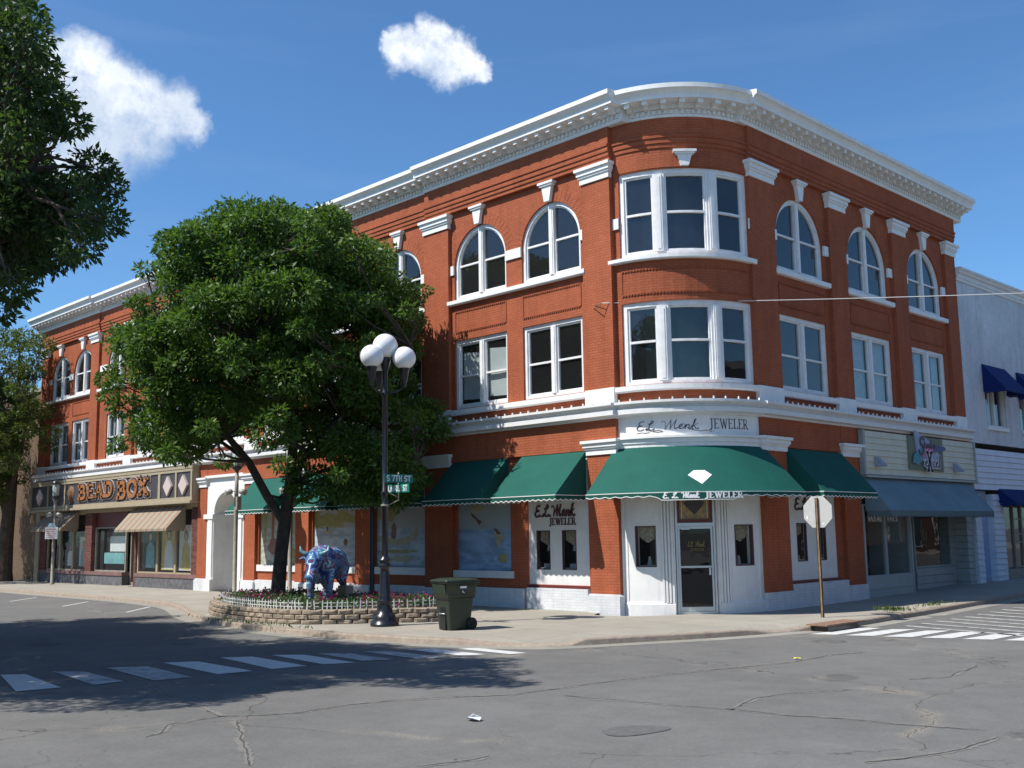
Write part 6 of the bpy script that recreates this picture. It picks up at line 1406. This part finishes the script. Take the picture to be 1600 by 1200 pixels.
# lantern posts
LG = mat('lantern_glass', (.35, .38, .34), .15, .1, 4, spec=.8)
def lantern_post(loc, m, label, hh=1.0, h0=4.3):
    x, y = loc; t = thing('lantern_post', label, 'lamp post', (x, y, 0), 'slim lantern posts along the shops')
    q = MB(); q.lathe((x, y, 0), [(.0, 0), (.12, 0), (.12, .04), (.075, .08), (.07, 3.6), (.062, h0), (.05, h0), (0, h0)], 12); q.build('pole', m, t)
    q = MB(); q.lathe((x, y, h0), [(.05, 0), (.06, .03), (.19, .16), (.20, .20), (0, .2)], 12); q.build('lantern_base', BLACKM, t)
    q = MB(); q.lathe((x, y, h0), [(.155, .2), (.17, .78), (0, .78)], 12); q.build('lantern_glass', LG, t)
    q = MB()
    for k in range(4):
        a = pi/4+pi/2*k; q.tube([(x+.19*cos(a), y+.19*sin(a), h0+.18), (x+.20*cos(a), y+.20*sin(a), h0+.80)], .013, 6)
    q.lathe((x, y, h0), [(.0, .78), (.22, .78), (.22, .82), (.12, .92), (.04, .97), (0, 1.0)], 12); q.build('lantern_frame', BLACKM, t)
    for s in (-1, 1):
        d = Vector(CR2)*s*.9-Vector(CF2)*.4; d.normalize(); c = Vector((x, y, h0-.66)); q = MB(); q.tube([c, c+d*.16], .02, 6); q.lathe(c+d*.14, [(0, 0), (.07, .0), (.10, .05), (.105, .24), (.09, .24), (0, .2)], 12, d+Vector((0, 0, -.25))); q.build('floodlight', mat('grey_floodlight', (.38, .37, .33), .5, .1), t)
    q = MB(); q.wbox(x+.06, x+.2, y-.08, y+.08, h0-1.3, h0-.85); q.build('control_box', STEEL, t); return t
lantern_post((-17.9, -2.1), STEEL, 'lantern post left of the ash tree with a control box', h0=4.3)
lantern_post((-15.9, -1.2), STEEL, 'lantern post partly hidden directly behind the ash trunk', h0=4.3)
lantern_post((-9.8, -2.4), mat('shaded_steel', (.035, .03, .028), .5, .1), 'dark shaded lantern post between the bull and the globe lamp', h0=4.3)  # tree shade put into this post's colour; the other posts are plain steel
fp = lantern_post((-36.56, -.94), STEEL, 'lantern post in front of the left end of the bead shop', h0=3.95)
PS = thing('parking_sign', 'white parking notice fixed to the far lantern post', 'sign', (-36.4, -1.1, 2.3))
md_ = Map(lambda u, d, z: tuple(Vector((-36.5, -1.06, 0))+Vector(CR2)*u-Vector(CF2)*d+Vector((0, 0, z))))
q = MB(); q.box(md_, -.3, .3, 2.12, 2.68, .06, .07); q.build('sign_plate', POSTW, PS); q = MB(); 
for i in range(5): q.box(md_, -.24, .2-.05*(i % 2), 2.2+.09*i, 2.225+.09*i, .07, .074)
q.build('lettering', mat('red_lettering', (.5, .05, .04), .5, 0), PS)
q = MB(); q.prism(md_, [(-.2, 2.68), (.2, 2.68), (.12, 2.86), (-.12, 2.86)], .06, .07); q.build('upper_plate', mat('pale_blue_plate', (.35, .5, .6), .5, 0), PS)
PM = thing('parking_meter', 'blue headed parking meter beside the far left tree trunk', 'parking meter', (-43.4, -1.9, 0))
q = MB(); q.lathe((-43.4, -1.9, 0), [(.05, 0), (.045, 1.9), (0, 1.9)], 10); q.build('post', BLACKM, PM); q = MB(); q.wbox(-43.75, -43.1, -1.96, -1.86, 1.9, 2.6); q.build('sign_plate', mat('blue_sign_plate', (.05, .25, .42), .5, 0), PM)

# cable, hook
q = MB(); A = Vector((-2.85, -.12, 8.05)); B = Vector((16.0, 16.0, 8.25)); pts = [A.lerp(B, i/24)+Vector((0, 0, -.55*4*(i/24)*(1-i/24)*.35)) for i in range(25)]
q.tube(pts, .011, 5); tag(q.build('overhead_cable', mat('pale_cable', (.6, .6, .58), .6, 0), None), 'pale cable stretched from the brick corner across the street', 'cable')
q = MB(); q.tube([(-3.25, .0, 7.99), (-2.95, -.16, 7.93), (-2.85, -.12, 8.05)], .012, 5); q.tube([(-3.2, .0, 8.05), (-2.85, -.12, 8.05)], .010, 5); q.build('cable_hook', RUST, BO)

# manhole, grate, storm drain, litter, weeds
def disc(name, lb, cat, x, y, r, m, z=.012):
    q = MB(); q.lathe((x, y, ROADZ+gz(x, y)), [(0, z), (r*.3, z), (r*.32, z-.004), (r*.6, z-.004), (r*.62, z), (r*.9, z), (r*.92, z-.006), (r, z-.006), (r+.01, 0)], 32); return tag(q.build(name, m), lb, cat)
IRON = mat('cast_iron', (.12, .095, .07), .6, .3, 12)
disc('manhole_cover', 'ringed iron manhole cover in the lower right of the street', 'manhole cover', 10.72, -9.25, .36, mat('worn_iron', (.13, .125, .115), .8, .3, 12))
disc('drain_cover', 'flat dark iron cover in the road by the crosswalk', 'drain cover', 4.2, -1.95, .38, MT['worn_iron'], .009)
SD = thing('storm_drain', 'rusty storm drain opening set in the kerb beside the octagonal sign', 'storm drain', (3.2, .55, -.1))
q = MB(); q.wbox(2.80, 3.30, -.30, 1.35, -.004, .022); q.build('drain_hood', mat('rusty_concrete', (.26, .15, .10), .85, .3, 8), SD); q = MB(); q.wbox(2.95, 3.275, -.22, 1.05, -.128, -.004); q.build('drain_mouth', BLACKM, SD)  # solid black block: the darkness of the opening put into its colour
q = MB(); c = Vector((5.47, -12.45, ROADZ)); pts = [c+Vector((.11*cos(a*.9)*(1+.3*sin(a*3)), .09*sin(a*.9)*(1+.2*cos(a*2)), .015+.035*abs(sin(a*2.3)))) for a in range(7)]
q.face(pts); q.face([pts[0], pts[2], c+Vector((0, 0, .085)), pts[4]]); q.face([pts[1], pts[3], c+Vector((.02, .02, .07))]); tag(q.build('paper_litter', WLET, weld=False), 'crumpled white paper lying on the asphalt', 'litter')
q = MB(); c = Vector((5.3, -4.9, ROADZ+.01)); q.face([c+Vector((.07*cos(a), .05*sin(a), .01+.02*(a % 2))) for a in range(6)]); tag(q.build('fallen_leaf', mat('yellow_leaf', (.55, .5, .08), .6, 0), weld=False), 'small yellow leaf lying on the road near the crosswalk', 'leaf')
rs = np.random.default_rng(2); P = np.concatenate([rs.normal(size=(220, 3))*np.array([.22, .12, .015])+np.array([2.72, 3.9, .06]), rs.normal(size=(90, 3))*np.array([.05, .5, .01])+np.array([2.78, 6.0, .06]), rs.normal(size=(160, 3))*np.array([1.2, .05, .01])+np.array([-7.6, -7.62, .03])])
tag(leaf_mesh('weeds', P, rs.normal(size=P.shape)*.5+np.array([0, 0, 1.0]), .11, LEAFC, None, .2, rs), 'thin weeds growing in the kerb cracks', 'weeds', kind='stuff')

# red car parked just outside the right edge of the view; it mirrors in the studio windows
CAR = thing('parked_car', 'red parked car at the kerb outside the studio, seen mirrored in its windows', 'car', (4.2, 17.6, -.12))
RED = mat('red_car_paint', (.42, .012, .008), .25, 0, coat=.8); cz = ROADZ+gz(4, 17)
mcar = Map(lambda u, d, z: (4.2+d, 17.6+u, cz+z))
q = MB(); q.prism(mcar, [(-2.2, .35), (-2.25, .6), (-2.15, .82), (-1.2, .92), (-.9, .95), (1.6, .98), (2.2, .95), (2.3, .6), (2.2, .35), (1.75, .3), (1.65, .5), (1.4, .62), (1.1, .5), (1.0, .28), (-1.05, .28), (-1.15, .5), (-1.4, .62), (-1.65, .5), (-1.75, .3)], -.86, .86); q.build('body', RED, CAR, bevel=.04)
q = MB(); q.prism(mcar, [(-1.15, .93), (-.35, 1.40), (1.0, 1.44), (1.75, .97)], -.72, .72); q.build('windows', DOORG, CAR); q = MB(); q.prism(mcar, [(-.40, 1.40), (-.30, 1.45), (.95, 1.49), (1.08, 1.44)], -.70, .70); q.build('roof', RED, CAR)
for s in (-1, 1):
    for u in (-1.4, 1.4): q = MB(); q.lathe(Vector(mcar(u, .86*s, .32)), [(0, -.02), (.2, -.02), (.22, .0), (.32, .0), (.33, -.04), (.33, -.2), (0, -.2)], 20, Vector((s, 0, 0))); q.build('wheel', TYRE, CAR)
    q = MB(); q.box(mcar, -2.24, -2.1, .6, .76, .5*s-.16, .5*s+.16); q.build('headlight', ALU, CAR)

# ================================================================== OTHER SIDES OF THE TWO STREETS (unseen rows added to block low sky, also mirrored in the glass)
DKBR = brick_mat('brown_street_brick', (.15, .075, .045), (.19, .10, .06), (.16, .12, .09))
def far_building(name, label, x0, x1, y0, y1, h, face, n):
    t = thing(name, label, 'building', ((x0+x1)/2, (y0+y1)/2, 0)); q = MB(); q.wbox(x0, x1, y0, y1, -.1, h); q.build('wall', DKBR, t)
    q = MB(); q.wbox(x0-.15, x1+.15, y0-.15, y1+.15, h, h+.35); q.build('coping', STEEL, t)
    for i in range(n):
        for z0, z1 in ((.7, 3.0), (5.0, 7.0)):
            q = MB()
            if face == 'x': y = y0+(y1-y0)*(i+.5)/n; q.wbox(x0-.06, x0+.02, y-1.1, y+1.1, z0, z1)
            else: x = x0+(x1-x0)*(i+.5)/n; q.wbox(x-1.1, x+1.1, y1-.02, y1+.06, z0, z1)
            wo = q.build('window', FRAME, t); q = MB()
            if face == 'x': q.wbox(x0-.075, x0-.06, y-1.0, y+1.0, z0+.1, z1-.1)
            else: q.wbox(x-1.0, x+1.0, y1+.06, y1+.075, z0+.1, z1-.1)
            q.build('pane', mat('dark_pane', (.03, .04, .05), .1, 0), wo)
far_building('added_brown_row', 'brown two storey row added out of view across the side street to block low sky', 20.0, 32, -5, 70, 9.6, 'x', 14)
far_building('added_brown_row', 'brown two storey row added out of view across the main street to block low sky', -70, -3, -40, -25.5, 9.0, 'y', 12)
